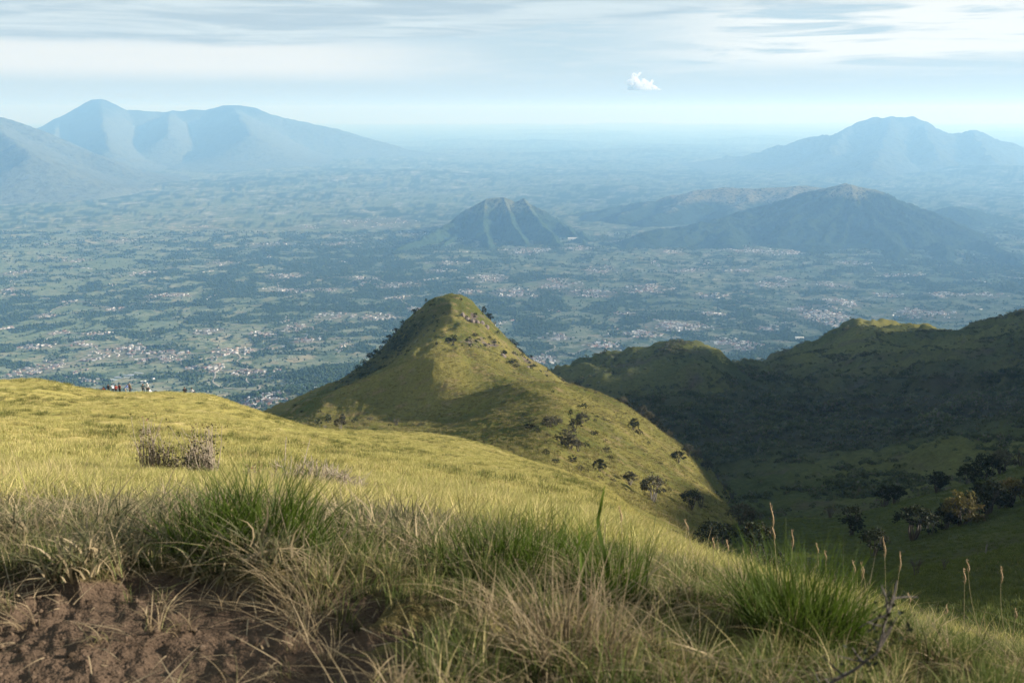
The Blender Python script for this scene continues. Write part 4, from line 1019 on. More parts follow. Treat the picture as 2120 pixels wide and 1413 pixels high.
for (a, b, h, k, lf, lab) in [
  (1097,886,18,'bush',L_DARK,'dark bush at the left end of the thicket, in the shaded hollow'), (1112,893,10,'bush',L_DARK,'tiny bush below the leftmost bush of the thicket'),
  (1136,884,26,'round',L_GREY,'grey leafless looking tree at the upper left of the thicket'), (1150,882,24,'round',L_GREY,'second grey tree at the upper left of the thicket'),
  (1206,874,24,'round',L_GREY,'broad grey tree at the upper right of the thicket'), (1190,888,24,'round',L_DARK,'dark green tree in the middle of the thicket'),
  (1178,902,22,'bush',L_GREY,'greyish bush in the middle of the thicket'), (1160,915,22,'bush',L_DARK,'dark bush on the lower left of the thicket'),
  (1182,932,34,'round',L_GREY,'large grey tree at the bottom of the thicket'), (1196,934,28,'sparse',L_GREY,'bare pale stemmed tree at the bottom right of the thicket'),
  (1212,925,14,'bush',L_DARK,'small dark bush right of the bare pale stemmed tree'), (1230,898,12,'bush',L_DARK,'small leaning bush above a rocky scar on the flank'),
  (1184,955,16,'bush',L_DARK,'squat dark bush below the thicket near the footpath'), (1200,974,14,'bush',L_GREY,'brown bush right above the footpath edge'),
  (1255,934,14,'bush',L_GREY,'brownish bush half way down the rocky scar'), (1263,950,10,'bush',L_DARK,'tiny dark bush at the lower end of the rocky scar'),
  (1150,958,12,'bush',L_DARK,'low dark bush at the lower edge of the spur'), (1130,940,12,'bush',L_DARK,'low bush at the shaded foot of the spur')]:
    tree(a, b, h, LB, k, lab, lf, 1.1, TH_, 'bush' if k == 'bush' else 'tree', 'bush' if k == 'bush' else 'tree')
SK = 'trees along the right skyline of the pointed hill'
ORD = ['first', 'second', 'third', 'fourth', 'fifth', 'sixth', 'seventh', 'eighth', 'ninth', 'tenth', 'eleventh', 'twelfth', 'thirteenth', 'fourteenth']
for i_, (a, b, h, k, lf) in enumerate([(1232,814,7,'bush',L_GREY),(1276,836,9,'bush',L_DARK),(1290,842,16,'round',L_GREY),(1304,850,14,'round',L_DARK),(1330,866,24,'round',L_GREY),(1342,874,22,'round',L_GREY),(1357,884,22,'round',L_DARK),
    (1372,894,14,'bush',L_DARK),(1383,902,16,'bush',L_GREY),(1442,946,22,'round',L_GREY),(1463,970,24,'round',L_GREY),(1486,990,16,'sparse',L_GOLD),(1500,1012,22,'sparse',L_GREY),(1515,1032,24,'sparse',L_GREY)]):
    tree(a, b, h, LB, k, '%s tree from the top along the right skyline of the pointed hill' % ORD[i_], lf, 1.1, SK, yset=None)
PK = 'small trees on the shaded left skyline of the pointed hill'
for i_, (a, b, h, k) in enumerate([(768,755,16,'round'),(779,748,12,'round'),(788,738,10,'slim'),(798,716,10,'round'),(806,706,12,'umbrella'),(820,692,12,'umbrella'),(834,678,9,'bush'),(857,656,9,'umbrella'),(882,630,8,'slim'),(742,766,10,'bush'),(755,760,12,'bush')]):
    tree(a, b, h, LB, k, '%s tiny dark tree up the shaded left skyline of the pointed hill' % ORD[[2,3,4,5,6,7,8,9,10,0,1][i_]], L_DARK, 1.2, PK, yset=872)
PR = 'small trees on the rocky right side of the peak'
for i_, (a, b, h, k) in enumerate([(1002,652,16,'slim'),(1010,662,12,'round'),(1016,670,16,'slim'),(1024,682,12,'sparse'),(1060,716,12,'bush'),(1068,724,10,'bush'),(1100,748,10,'slim')]):
    tree(a, b, h, LB, k, '%s tiny tree down the right skyline from the rounded summit' % ORD[i_], L_DARK if k != 'sparse' else L_GREY, 1.1, PR, yset=874)
for (a, b, h, k, lf, lab) in [(929,716,13,'umbrella',L_DARK,'small umbrella tree on the bench below the summit, the left of a pair'),(938,718,14,'umbrella',L_DARK,'small umbrella tree on the bench below the summit, the right of a pair'),
    (858,728,8,'bush',L_DARK,'tiny bush at the left end of the sunlit bench'),(904,723,8,'slim',L_DARK,'tiny slim tree left of the pair on the bench'),(968,712,10,'bush',L_DARK,'dark bush among rocks right of the pair on the bench'),
    (985,700,9,'bush',L_DARK,'small bush higher up among the rocks below the summit'),(1062,752,12,'bush',L_DARK,'dark bush on the right shoulder of the peak'),(1070,758,9,'bush',L_GREY,'greyish bush just below the dark one on the right shoulder'),
    (1104,764,9,'bush',L_DARK,'small bush low on the right shoulder of the peak'),(1045,738,12,'slim',L_DARK,'slim dark bush standing at a rocky gully of the peak'),
    (1166,793,8,'bush',L_GREY,'small bush where the peak meets the lower ridge'),(1182,798,12,'bush',L_GREY,'brownish bush on the ridge below the peak'),(1194,803,10,'bush',L_DARK,'dark bush on the ridge below the peak')]:
    tree(a, b, h, LB, k, lab, lf, 1.2, PR, 'bush' if k == 'bush' else 'tree', 'bush' if k == 'bush' else 'tree')
# -- the hollow between the near slope and the pointed hill
HB = 'bushes along the hollow behind the near slope'
for (a, b, h, k, lf, lab) in [(768,836,16,'sparse',L_GOLD,'pale yellowish bare bush on the shaded lower slope, the left of two'),(820,846,20,'sparse',L_GOLD,'pale bare forked bush on the shaded lower slope, the right of two'),
    (588,866,13,'bush',L_GREY,'greyish bush behind the crest, nearest the hikers side'),(611,875,18,'bush',L_GREY,'larger greyish bush behind the crest'),(680,880,24,'round',L_GOLD,'yellow topped dark tree in the hollow'),
    (698,880,26,'round',L_DARK,'pale stemmed dark tree right of the yellow topped one'),(710,852,18,'slim',L_DARK,'slim dark shrub standing on the shaded slope above the hollow'),(655,887,8,'bush',L_DARK,'low bush at the left end of the hollow'),
    (760,891,8,'bush',L_DARK,'low dark bush in the middle of the hollow edge'),(798,894,22,'round',L_DARK,'dark round tree standing out at the hollow edge'),(785,892,14,'bush',L_GREY,'leafy bush left of the dark round tree'),
    (822,896,18,'bush',L_GREY,'grey green bush right of the dark round tree'),(843,896,12,'bush',L_DARK,'last bush at the right end of the hollow edge'),(612,846,9,'bush',L_DARK,'dark shrub on the fold left of the pointed hill')]:
    tree(a, b, h, LB, k, lab, lf, 1.15, HB, 'bush' if k in ('bush',) else 'tree', 'bush' if k in ('bush',) else 'tree', yset={768:470,820:430,710:450,612:560}.get(a, 345))
tree(704,904,26,LA,'umbrella','bare brownish umbrella shrub standing on the crest of the near slope',L_GREY,.95,None,'shrub','shrub',M_PALE,yset=186)
tree(673,902,12,LA,'dead','low dead brush left of the brownish umbrella shrub',L_GREY,1.4,None,'shrub','shrub',M_PALE,yset=170)
tree(1152,1052,16,LA,'bush','small dark bush alone on the bright near slope',L_GREY,1.0,None,'bush','bush')
tree(1245,1075,26,LA,'dead','small bare twiggy shrub on the lower part of the bright slope',L_GREY,.5,None,'shrub','shrub')
# -- the gully at the foot of the flank and the shaded slope at the right
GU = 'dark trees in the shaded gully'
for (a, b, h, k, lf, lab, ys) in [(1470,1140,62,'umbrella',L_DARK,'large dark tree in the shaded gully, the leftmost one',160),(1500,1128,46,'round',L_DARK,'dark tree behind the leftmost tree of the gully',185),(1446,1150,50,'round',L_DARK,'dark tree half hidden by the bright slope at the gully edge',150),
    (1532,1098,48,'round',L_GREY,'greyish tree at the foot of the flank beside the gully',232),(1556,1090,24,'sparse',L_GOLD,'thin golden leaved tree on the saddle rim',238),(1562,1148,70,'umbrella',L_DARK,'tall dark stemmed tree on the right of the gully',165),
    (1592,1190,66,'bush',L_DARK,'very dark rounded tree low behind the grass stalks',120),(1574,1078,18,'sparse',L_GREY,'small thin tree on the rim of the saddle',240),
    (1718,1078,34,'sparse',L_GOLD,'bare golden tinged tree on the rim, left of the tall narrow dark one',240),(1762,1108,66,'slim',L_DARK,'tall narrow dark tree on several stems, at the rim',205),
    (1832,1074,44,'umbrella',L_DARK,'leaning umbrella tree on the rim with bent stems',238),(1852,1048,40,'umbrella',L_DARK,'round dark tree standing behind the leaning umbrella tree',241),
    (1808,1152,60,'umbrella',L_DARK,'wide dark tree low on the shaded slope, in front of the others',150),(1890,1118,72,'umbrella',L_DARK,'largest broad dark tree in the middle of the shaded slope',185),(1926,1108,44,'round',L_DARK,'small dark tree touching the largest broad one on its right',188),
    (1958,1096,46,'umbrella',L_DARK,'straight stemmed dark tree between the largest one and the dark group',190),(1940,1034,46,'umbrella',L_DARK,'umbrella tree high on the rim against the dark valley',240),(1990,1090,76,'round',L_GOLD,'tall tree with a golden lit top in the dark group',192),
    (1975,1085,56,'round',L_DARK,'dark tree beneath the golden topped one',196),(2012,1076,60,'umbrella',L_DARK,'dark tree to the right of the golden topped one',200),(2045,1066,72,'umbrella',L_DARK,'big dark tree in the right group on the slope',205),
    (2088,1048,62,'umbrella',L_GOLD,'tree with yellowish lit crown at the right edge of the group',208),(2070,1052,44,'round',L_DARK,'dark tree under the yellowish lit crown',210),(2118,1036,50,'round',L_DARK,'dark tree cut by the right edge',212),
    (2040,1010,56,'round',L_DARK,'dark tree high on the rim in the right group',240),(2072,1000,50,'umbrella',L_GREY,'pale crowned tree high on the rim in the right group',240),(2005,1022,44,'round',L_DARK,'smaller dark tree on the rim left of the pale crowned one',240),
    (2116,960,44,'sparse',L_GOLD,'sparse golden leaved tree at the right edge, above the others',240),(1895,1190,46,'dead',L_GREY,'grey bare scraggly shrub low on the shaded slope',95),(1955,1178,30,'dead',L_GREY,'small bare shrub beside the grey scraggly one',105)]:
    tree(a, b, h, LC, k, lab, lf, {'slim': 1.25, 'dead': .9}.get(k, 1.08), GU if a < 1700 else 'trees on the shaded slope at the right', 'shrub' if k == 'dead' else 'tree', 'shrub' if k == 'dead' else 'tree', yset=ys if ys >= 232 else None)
# a broken dead trunk
x, y, z = (float(v) for v in LC.at(2040., 118.))
rr = np.random.default_rng(8); V = []; F = []
tube(V, F, curve_pts((0,0,-.2), (.05,.02,1.75), 0, 7, rr, .02), [.13,.12,.11,.10,.10,.08,.03], 8)
tube(V, F, [(0.02,0,1.1),(-.18,.05,1.35)], [.05,.015]); tube(V, F, [(0.03,0,1.3),(.2,.02,1.42)], [.045,.012])
sn = make_obj('dead_trunk', np_mesh('dead_trunk', V, F), [M_PALE]); sn.location = (x, y, z)
tag(sn, 'short broken grey dead trunk standing alone on the shaded slope', 'tree stump')

# ------------------------------------------------------------------ rocks below the summit
M_ROCK = plain_mat('brown_rock', (.22, .175, .135), .9, (.11, .085, .07), .5)
rr = np.random.default_rng(21)
oc = None
RK = [(958,655,5),(968,657,7),(978,659,6),(988,655,5),(998,657,5),(1008,660,5),(972,652,5)]
x0, y0, z0 = (float(v) for v in LB.at(975., 815.))
oc = empty('rock_outcrop', (x0, y0, z0)); tag(oc, 'brown rock outcrop in the slope just below the rounded summit', 'rocks')
def rock(r, h):
    n = 9; V = []; F = []
    for i, (zz, q) in enumerate([(-.5, .9), (0, 1.0), (.45, .9), (.8, .6), (1., .12)]):
        for k in range(n):
            a = 2*np.pi*k/n; s = q*rr.uniform(.72, 1.2); V.append((r*s*math.cos(a), r*s*math.sin(a), h*zz*rr.uniform(.9, 1.1)))
    for i in range(4):
        for k in range(n): F.append((i*n+k, i*n+(k+1)%n, (i+1)*n+(k+1)%n, (i+1)*n+k))
    return np_mesh('rock', V, F, False)
for (a, b, s) in RK:
    x, y, z = (float(v) for v in LB.at(float(a), 806. + rr.uniform(-3, 3)))
    o = make_obj('rock', rock(s*.42, s*.55), [M_ROCK], oc); o.location = (x-x0, y-y0, z-z0)
for (a, Yv, s, lab) in [(1040., 690., 2.6, 'brown rock on the right of the bench below the summit'), (1058., 716., 3.0, 'brown rock on the skyline right of the bench'), (1092., 690., 2.4, 'brown rock in the gully of the right shoulder'), (972., 690., 1.6, 'small brown rock above the pair of bench trees')]:
    x, y, z = (float(v) for v in LB.at(a, Yv)); o = make_obj('rock', rock(s, s*.8), [M_ROCK]); o.location = (x, y, z); tag(o, lab, 'rock', 'rocks on the peak')

# ------------------------------------------------------------------ houses of the valley villages
def house_mesh(w, d, h, rh, wing):
    V = []; F = []; MI = []
    def gable(x0, x1, y0, y1, h, rh):
        b = len(V); ov = .5
        for z in (-2, h):
            V.extend([(x0, y0, z), (x1, y0, z), (x1, y1, z), (x0, y1, z)])
        for i in range(4): F.append((b+i, b+(i+1)%4, b+4+(i+1)%4, b+4+i)); MI.append(0)
        ym = (y0+y1)/2; b = len(V)
        V.extend([(x0-ov, y0-ov, h-.2), (x1+ov, y0-ov, h-.2), (x1+ov, ym, h+rh), (x0-ov, ym, h+rh), (x1+ov, y1+ov, h-.2), (x0-ov, y1+ov, h-.2)])
        F.extend([(b, b+1, b+2, b+3), (b+3, b+2, b+4, b+5)]); MI.extend([1, 1])
        b = len(V); V.extend([(x0, y0, h), (x0, y1, h), (x0, ym, h+rh*.93), (x0, ym, h+rh*.93), (x1, y0, h), (x1, y1, h), (x1, ym, h+rh*.93), (x1, ym, h+rh*.93)])
        F.extend([(b, b+1, b+2, b+3), (b+4, b+5, b+6, b+7)]); MI.extend([0, 0])
    gable(-w/2, w/2, -d/2, d/2, h, rh)
    if wing: gable(-w*.2, w*.25, d/2-.5, d/2+d*.55, h*.85, rh*.7)
    return np_mesh('house', V, F, False, None, MI)
WALLS = [plain_mat('wall_cream', (.42, .39, .33)), plain_mat('wall_white', (.62, .61, .58)), plain_mat('wall_tan', (.30, .24, .19))]
ROOFS = [plain_mat('roof_zinc', (.42, .42, .42), .5), plain_mat('roof_tile', (.27, .14, .09)), plain_mat('roof_brown', (.17, .115, .10)), plain_mat('roof_grey', (.24, .235, .23)), plain_mat('roof_pale', (.66, .64, .60), .6)]
HM = []
for i in range(8):
    r = random.Random(50+i); me = house_mesh(r.uniform(10, 17), r.uniform(7, 10), r.uniform(3.2, 5.5), r.uniform(1.8, 3.0), i % 2)
    me.materials.append(WALLS[i % 3]); me.materials.append(ROOFS[[0, 1, 2, 3, 4, 1, 3, 2][i]]); HM.append(me)
order = sorted(range(len(VGEO)), key=lambda i: VGEO[i][1])
nind = 0; PT = []; RT = []; SCN = []
hr = np.random.default_rng(77)
for vi in order:
    vx, vy, rx_, ry_, n, lab = VGEO[vi]
    grp = ('houses of the village ' + lab) if lab else None
    n = int(n*(1.25 + .8*(vx > -.03*vy)))
    sd = hr.uniform(0, 99)
    ang0 = hr.uniform(0, np.pi)
    for k in range(n):
        for tr in range(30):
            a = hr.uniform(0, 2*np.pi); q = math.sqrt(hr.uniform(0, 1))*1.25
            hx, hy = vx + rx_*q*math.cos(a), vy + ry_*q*math.sin(a)
            if float(fbm(np.array([hx/rx_*1.3 + sd]), np.array([hy/ry_*1.3]), 3, 801)[0]) - .9*(q - .75) > hr.uniform(-.15, .35): break
        hx = round(hx/19)*19 + hr.normal(0, 3.5); hy = round(hy/26)*26 + hr.normal(0, 5)
        hz = float(plain_z(np.array([hx]), np.array([hy]))[0])
        rz = hr.choice([0, np.pi/2]) + ang0 + hr.normal(0, .15); sc = hr.uniform(.8, 1.25)
        if lab and nind < 300:
            mi = int(hr.integers(0, 8)); o = bpy.data.objects.new('house', HM[mi]); COL.objects.link(o)
            o.location = (hx, hy, hz); o.rotation_euler = (0, 0, rz); o.scale = (sc,)*3
            u_ = (hx-vx)/rx_; v_ = (hy-vy)/ry_
            pos = ('far ' if v_ > .4 else 'near ' if v_ < -.4 else '') + ('left' if u_ < -.4 else 'right' if u_ > .4 else 'middle')
            tag(o, '%s %s house, %s of the village %s' % (['zinc roofed', 'red roofed', 'brown roofed', 'grey roofed', 'pale roofed', 'terracotta roofed', 'silvery roofed', 'dark roofed'][mi], ['plain', 'winged'][mi % 2], pos, lab), 'house', grp); nind += 1
        else:
            PT.append((hx, hy, hz)); RT.append((0, 0, rz)); SCN.append(sc*1.05)
for k in range(80):                                               # stray hamlets along the roads
    Yh = math.exp(hr.uniform(math.log(3900), math.log(12500))); xh = hr.uniform(-.53, .53)*Yh; a = hr.uniform(0, np.pi)
    for j in range(int(hr.integers(3, 15))):
        t = hr.normal(0, 55); hx = xh + t*math.cos(a) + hr.normal(0, 14); hy = Yh + t*math.sin(a)*1.3 + hr.normal(0, 14)
        PT.append((hx, hy, float(plain_z(np.array([hx]), np.array([hy]))[0]))); RT.append((0, 0, a + hr.normal(0, .3))); SCN.append(hr.uniform(.75, 1.2))
scatter('village_houses', np.array(PT), np.array(SCN), np.array(RT), HM, WALLS[0], 'small pale and reddish roofed houses of the villages across the plain')
# long greenhouses
gm_V = []; gm_F = []
nn = 7
for i, xx in enumerate((-22., 22.)):
    for k in range(nn):
        a = math.pi*k/(nn-1); gm_V.append((xx, 4.2*math.cos(a), 3.4*math.sin(a)))
for k in range(nn-1): gm_F.append((k, k+1, nn+k+1, nn+k))
gme = np_mesh('greenhouse', gm_V, gm_F, False)
gme2 = np_mesh('end_wall', [(-22.02, 4.2, 0), (-22.02, -4.2, 0), (-22.02, -2.1, 2.9), (-22.02, 2.1, 2.9), (22.02, 4.2, 0), (22.02, -4.2, 0), (22.02, -2.1, 2.9), (22.02, 2.1, 2.9)], [(0,1,2,3),(4,5,6,7)], False)
M_POLY = plain_mat('greenhouse_film', (.72, .72, .70), .4); gme.materials.append(M_POLY); gme2.materials.append(M_POLY)
gx0, gy0 = plain_find(252, 781)
for i in range(10):
    px_, py_ = 222 + i*7.0 + (i % 2)*3, 787 - i*1.6 + (i % 3)
    xx, yy = plain_find(px_, py_)
    e = empty('greenhouse', (xx, yy, float(plain_z(np.array([xx]), np.array([yy]))[0]) - .3), R(-24)); e.scale = (1.25, 1.0, 1.0)
    tag(e, '%s long white greenhouse from the left in the rows beyond the hikers' % ORD[i], 'greenhouse', 'greenhouses in rows beyond the hikers')
    a = bpy.data.objects.new('cover', gme); COL.objects.link(a); a.parent = e
    b = bpy.data.objects.new('end_wall', gme2); COL.objects.link(b); b.parent = e
# white tower in the village right of the peak, bright white hall beyond
def solid(name, boxes, mat):
    V = []; F = []
    for (x0, x1, y0, y1, z0, z1) in boxes:
        b = len(V)
        for z in (z0, z1): V.extend([(x0,y0,z),(x1,y0,z),(x1,y1,z),(x0,y1,z)])
        F.extend([(b+i, b+(i+1)%4, b+4+(i+1)%4, b+4+i) for i in range(4)]); F.append((b+4,b+5,b+6,b+7)); F.append((b+3,b+2,b+1,b))
    return np_mesh(name, V, F, False)
xx, yy = plain_find(1251, 722)
e = empty('tower', (xx, yy, float(plain_z(np.array([xx]), np.array([yy]))[0]))); tag(e, 'pale slender tower rising from the village right of the pointed hill', 'tower')
make_obj('shaft', solid('shaft', [(-3,3,-3,3,-2,26)], 0), [WALLS[0]], e); make_obj('cap', solid('cap', [(-4,4,-4,4,26,28),(-2.2,2.2,-2.2,2.2,28,32)], 0), [ROOFS[1]], e)
for (px_, py_, w_, lab) in [(1655, 702, 22, 'bright white hall at the edge of the woods beyond the shaded valley'), (1186, 497, 26, 'bright white hall at the foot of the small steep mountain'), (1052, 409, 0, '')]:
    if not w_: continue
    xx, yy = plain_find(px_, py_)
    e = empty('hall', (xx, yy, float(plain_z(np.array([xx]), np.array([yy]))[0]))); tag(e, lab, 'building', 'bright halls on the plain')
    k_ = yy/5200.
    make_obj('wall', solid('wall', [(-w_*k_,w_*k_,-8*k_,8*k_,-2,9*k_)], 0), [WALLS[1]], e)
    rv = np_mesh('roof', [(-w_*k_*1.05,-9*k_,9*k_),(w_*k_*1.05,-9*k_,9*k_),(w_*k_*1.05,0,14*k_),(-w_*k_*1.05,0,14*k_),(w_*k_*1.05,9*k_,9*k_),(-w_*k_*1.05,9*k_,9*k_)], [(0,1,2,3),(3,2,4,5)], False)
    make_obj('roof', rv, [ROOFS[4]], e)

# ------------------------------------------------------------------ the hikers on the crest
POSES = {
 'stand': dict(pelvis=(0,0,.95), spine=(0,.01,1.13), chest=(0,0,1.34), neck=(0,.01,1.47), head=(0,.03,1.57), top=(0,.03,1.66), sh=(.19,0,1.38), el=(.25,-.03,1.10), wr=(.23,.09,.88), hip=(.10,0,.89), kn=(.11,.03,.49), an=(.11,0,.08), toe=(.13,.16,.03)),
 'bend':  dict(pelvis=(0,-.12,.88), spine=(0,.04,1.03), chest=(0,.22,1.17), neck=(0,.33,1.25), head=(0,.41,1.31), top=(0,.46,1.38), sh=(.19,.22,1.20), el=(.24,.30,.92), wr=(.18,.46,.76), hip=(.10,-.12,.83), kn=(.12,.05,.47), an=(.12,-.04,.08), toe=(.13,.12,.03)),
 'sit':   dict(pelvis=(0,0,.14), spine=(0,-.03,.33), chest=(0,.01,.54), neck=(0,.05,.67), head=(0,.08,.76), top=(0,.09,.85), sh=(.19,.01,.58), el=(.26,.16,.38), wr=(.14,.34,.42), hip=(.10,.03,.14), kn=(.15,.38,.47), an=(.13,.52,.07), toe=(.14,.66,.03)),
 'recline': dict(pelvis=(0,0,.16), spine=(0,-.15,.32), chest=(0,-.28,.50), neck=(0,-.33,.62), head=(0,-.33,.72), top=(0,-.33,.81), sh=(.19,-.27,.52), el=(.27,-.36,.28), wr=(.24,-.50,.06), hip=(.10,.05,.15), kn=(.14,.46,.36), an=(.14,.86,.08), toe=(.16,.95,.2)),
}
SKIN = plain_mat('skin', (.36, .22, .15)); HAIR = plain_mat('dark_hair', (.015, .012, .010))
def cloth(name, c): return plain_mat(name, c, .9)
def person_mesh(pose):
    p = POSES[pose]; V = []; E = []; Rd = []; Z = []
    def add(co, r, z, par=None):
        V.append(co); Rd.append(r); Z.append(z)
        if par is not None: E.append((par, len(V)-1))
        return len(V)-1
    pe = add(p['pelvis'], .145, 2); sp = add(p['spine'], .13, 1, pe); ch = add(p['chest'], .15, 1, sp); ne = add(p['neck'], .058, 0, ch); hd = add(p['head'], .098, 0, ne); tp = add(p['top'], .075, 0, hd)
    for s in (-1, 1):
        m = lambda k: (p[k][0]*s, p[k][1], p[k][2])
        a = add(m('sh'), .062, 1, ch); b = add(m('el'), .047, 1, a); c = add(m('wr'), .033, 0, b)
        w = np.array(m('wr')); dr = w - np.array(m('el')); dr /= np.linalg.norm(dr); pa = w + dr*.08
        q = add(tuple(pa), .038, 0, c)
        side = np.cross(dr, (s, 0, 0)); side /= max(np.linalg.norm(side), 1e-6)
        for j, L in enumerate((.062, .075, .070, .055)):
            f1 = add(tuple(pa + dr*L*.6 + side*(j-1.5)*.021), .0095, 0, q); add(tuple(pa + dr*L*1.05 + side*(j-1.5)*.023 - np.array((s*.012, 0, 0))), .0085, 0, f1)
        t1 = add(tuple(w + dr*.05 + side*.045), .011, 0, q)
        h = add(m('hip'), .095, 2, pe); k = add(m('kn'), .064, 2, h); n_ = add(m('an'), .045, 2, k); add(m('toe'), .042, 3, n_)
    me = bpy.data.meshes.new('person'); me.from_pydata([tuple(map(float, v)) for v in V], E, []); me.update()
    o = bpy.data.objects.new('tmp', me); COL.objects.link(o)
    sk = o.modifiers.new('skin', 'SKIN'); sk.use_smooth_shade = True
    for i, sv in enumerate(me.skin_vertices[0].data): sv.radius = (Rd[i], Rd[i]*(.8 if Z[i] in (1, 2) and i < 3 else 1)); sv.use_root = (i == 0)
    ss = o.modifiers.new('sub', 'SUBSURF'); ss.levels = 1; ss.render_levels = 1
    dg = bpy.context.evaluated_depsgraph_get(); me2 = bpy.data.meshes.new_from_object(o.evaluated_get(dg))
    bpy.data.objects.remove(o)
    A = np.array([V[a] for a, b in E]); B = np.array([V[b] for a, b in E]); ZE = np.array([Z[b] for a, b in E])
    for pl in me2.polygons:
        c = np.array(pl.center); t = np.clip(((c-A)*(B-A)).sum(1)/np.maximum(((B-A)**2).sum(1), 1e-9), 0, 1)
        pl.material_index = int(ZE[np.argmin(((c - A - (B-A)*t[:, None])**2).sum(1))])
    return me2
PM = {k: person_mesh(k) for k in POSES}
def hair_mesh():
    n = 10; V = []; F = []
    for i in range(5):
        t = i/4*1.75
        for k in range(n):
            a = 2*np.pi*k/n; V.append((.108*math.sin(t)*math.cos(a), .112*math.sin(t)*math.sin(a) - .012, .115*math.cos(t)))
    for i in range(4):
        for k in range(n): F.append((i*n+k, i*n+(k+1)%n, (i+1)*n+(k+1)%n, (i+1)*n+k))
    return np_mesh('hair', V, F)
HAIRM = hair_mesh(); HAIRM.materials.append(HAIR)
def hiker(px, pose, shirt, trousers, label, face, s=1.0, Y=156., hair=HAIR, kind='hair'):
    x, y, z = (float(v) for v in LA.at(float(px), Y))
    e = empty('person', (x, y, z + .04), face, s); tag(e, label, 'person', 'hikers on the grassy crest')
    b = bpy.data.objects.new('body', PM[pose]); COL.objects.link(b); b.parent = e
    if not PM[pose].materials:
        for m in (SKIN, SKIN, SKIN, HAIR): PM[pose].materials.append(m)
    for i, m in enumerate((SKIN, shirt, trousers, HAIR)): b.material_slots[i].link = 'OBJECT'; b.material_slots[i].material = m
    hp = POSES[pose]['head']; h = bpy.data.objects.new(kind, HAIRM); COL.objects.link(h); h.parent = e
    h.location = (hp[0], hp[1], hp[2] + .025); h.material_slots[0].link = 'OBJECT'; h.material_slots[0].material = hair
    return e
cR = cloth('maroon_cloth', (.22, .03, .035)); cN = cloth('navy_cloth', (.025, .03, .055)); cW = cloth('white_cloth', (.80, .79, .77)); cRed = cloth('red_cloth', (.42, .07, .06)); cDR = cloth('dark_red_cloth', (.16, .02, .03))
cB = cloth('blue_cloth', (.18, .28, .62)); cT = cloth('khaki_cloth', (.33, .29, .19)); cBk = cloth('black_cloth', (.015, .016, .02)); cTe = cloth('dark_teal_cloth', (.035, .07, .085)); cTan = cloth('tan_cloth', (.42, .33, .22)); cGr = cloth('grey_cloth', (.25, .25, .24))
hiker(215.5, 'sit', cR, cBk, 'person crouching in maroon clothes at the left end of the group', R(20), 1.25)
hiker(225.5, 'stand', cN, cBk, 'person in dark navy clothes beside the crouching maroon one', R(-10), .98)
hiker(234.5, 'bend', cW, cBk, 'person in a white top and dark trousers bending forward', R(35), 1.1)
hiker(241, 'stand', cRed, cBk, 'person in a light red top behind the bending white one', R(5), 1.05, 157.5)
hiker(248.5, 'stand', cDR, cBk, 'person in a dark red and black jacket in the middle of the group', R(-20), 1.05)
hiker(261, 'bend', cB, cTan, 'person in a bright blue top and tan trousers leaning', R(-60), 1.15)
hiker(270, 'stand', cT, cN, 'tall person in a khaki top with light hat', R(-15), 1.1, 156.5, cTan, 'hat')
hiker(297.5, 'stand', cTe, cN, 'person in dark teal clothes with an elbow out, next to the white one', R(10), 1.1)
hiker(306, 'stand', cW, cBk, 'standing person all in a white top with a light hat', R(-10), 1.1, 155.5, cW, 'hat')
hiker(315, 'recline', cW, cBk, 'person in white reclining beside the standing white one', R(-80), 1.2)
hiker(383, 'sit', cBk, cBk, 'person in black sitting on the crest, the left one of a pair', R(15), 1.3, 154)
hiker(397, 'sit', cW, cBk, 'person sitting in black and white, the right one of a pair', R(-25), 1.2, 154)

# ------------------------------------------------------------------ shrubs and tussocks close by
G_TUS = grass_mat('tussock_blades', (.016, .034, .005), (.12, .175, .020), (.34, .27, .10), 1.14, 3., .4)
def tussock(px, Y, scale, label, n=110, rad=.11, mat=None, seed=0, hmin=.16, hmax=.33, lean=.75):
    x, y, z = (float(v) for v in LA.at(float(px), Y))
    me = blades(int(n*1.8), rad, hmin, hmax, .0042, lean*.8, 6, seed, (.12, 0), .8, .9); o = make_obj('grass_tussock', me, [mat or G_TUS])
    o.location = (x, y, z - .01); o.scale = (scale,)*3; o.rotation_euler = (0, 0, seed)
    return tag(o, label, 'grass', 'grass tussocks close to the viewpoint')
tussock(545, 3.4, 1.32, 'dark green bushy grass tussock with pointed blades, in front of the dry brush', 240, .16, seed=31)
tussock(430, 3.4, 1.0, 'lower dark green tussock joined to the left of the bushy one', 170, .16, seed=32)
tussock(1655, 2.6, .85, 'tall dark green tussock near the right side with blades fanning out', 420, .20, seed=33, hmax=.36)
tussock(1550, 2.9, .75, 'smaller green tussock left of the tall right one', 130, .12, seed=34)
tussock(1265, 2.9, .95, 'upright green tussock mixed with dry stems, centre right', 130, .12, seed=35, hmax=.36, lean=.45)
tussock(1010, 3.2, .95, 'wide dark green tussock in the middle of the foreground', 190, .20, seed=36)
tussock(1120, 3.3, .9, 'green tussock between the wide one and the upright one', 140, .18, seed=37)
tussock(700, 3.2, .7, 'olive green tussock right of the bushy one', 120, .18, seed=38)
tussock(1180, 2.2, .9, 'dry brown tussock low in the middle of the foreground', 120, .16, G_DRY, 39, lean=1.0)
tussock(640, 2.75, .7, 'dry pale tussock beside the bare soil', 110, .14, G_DRY, 41, lean=1.3)
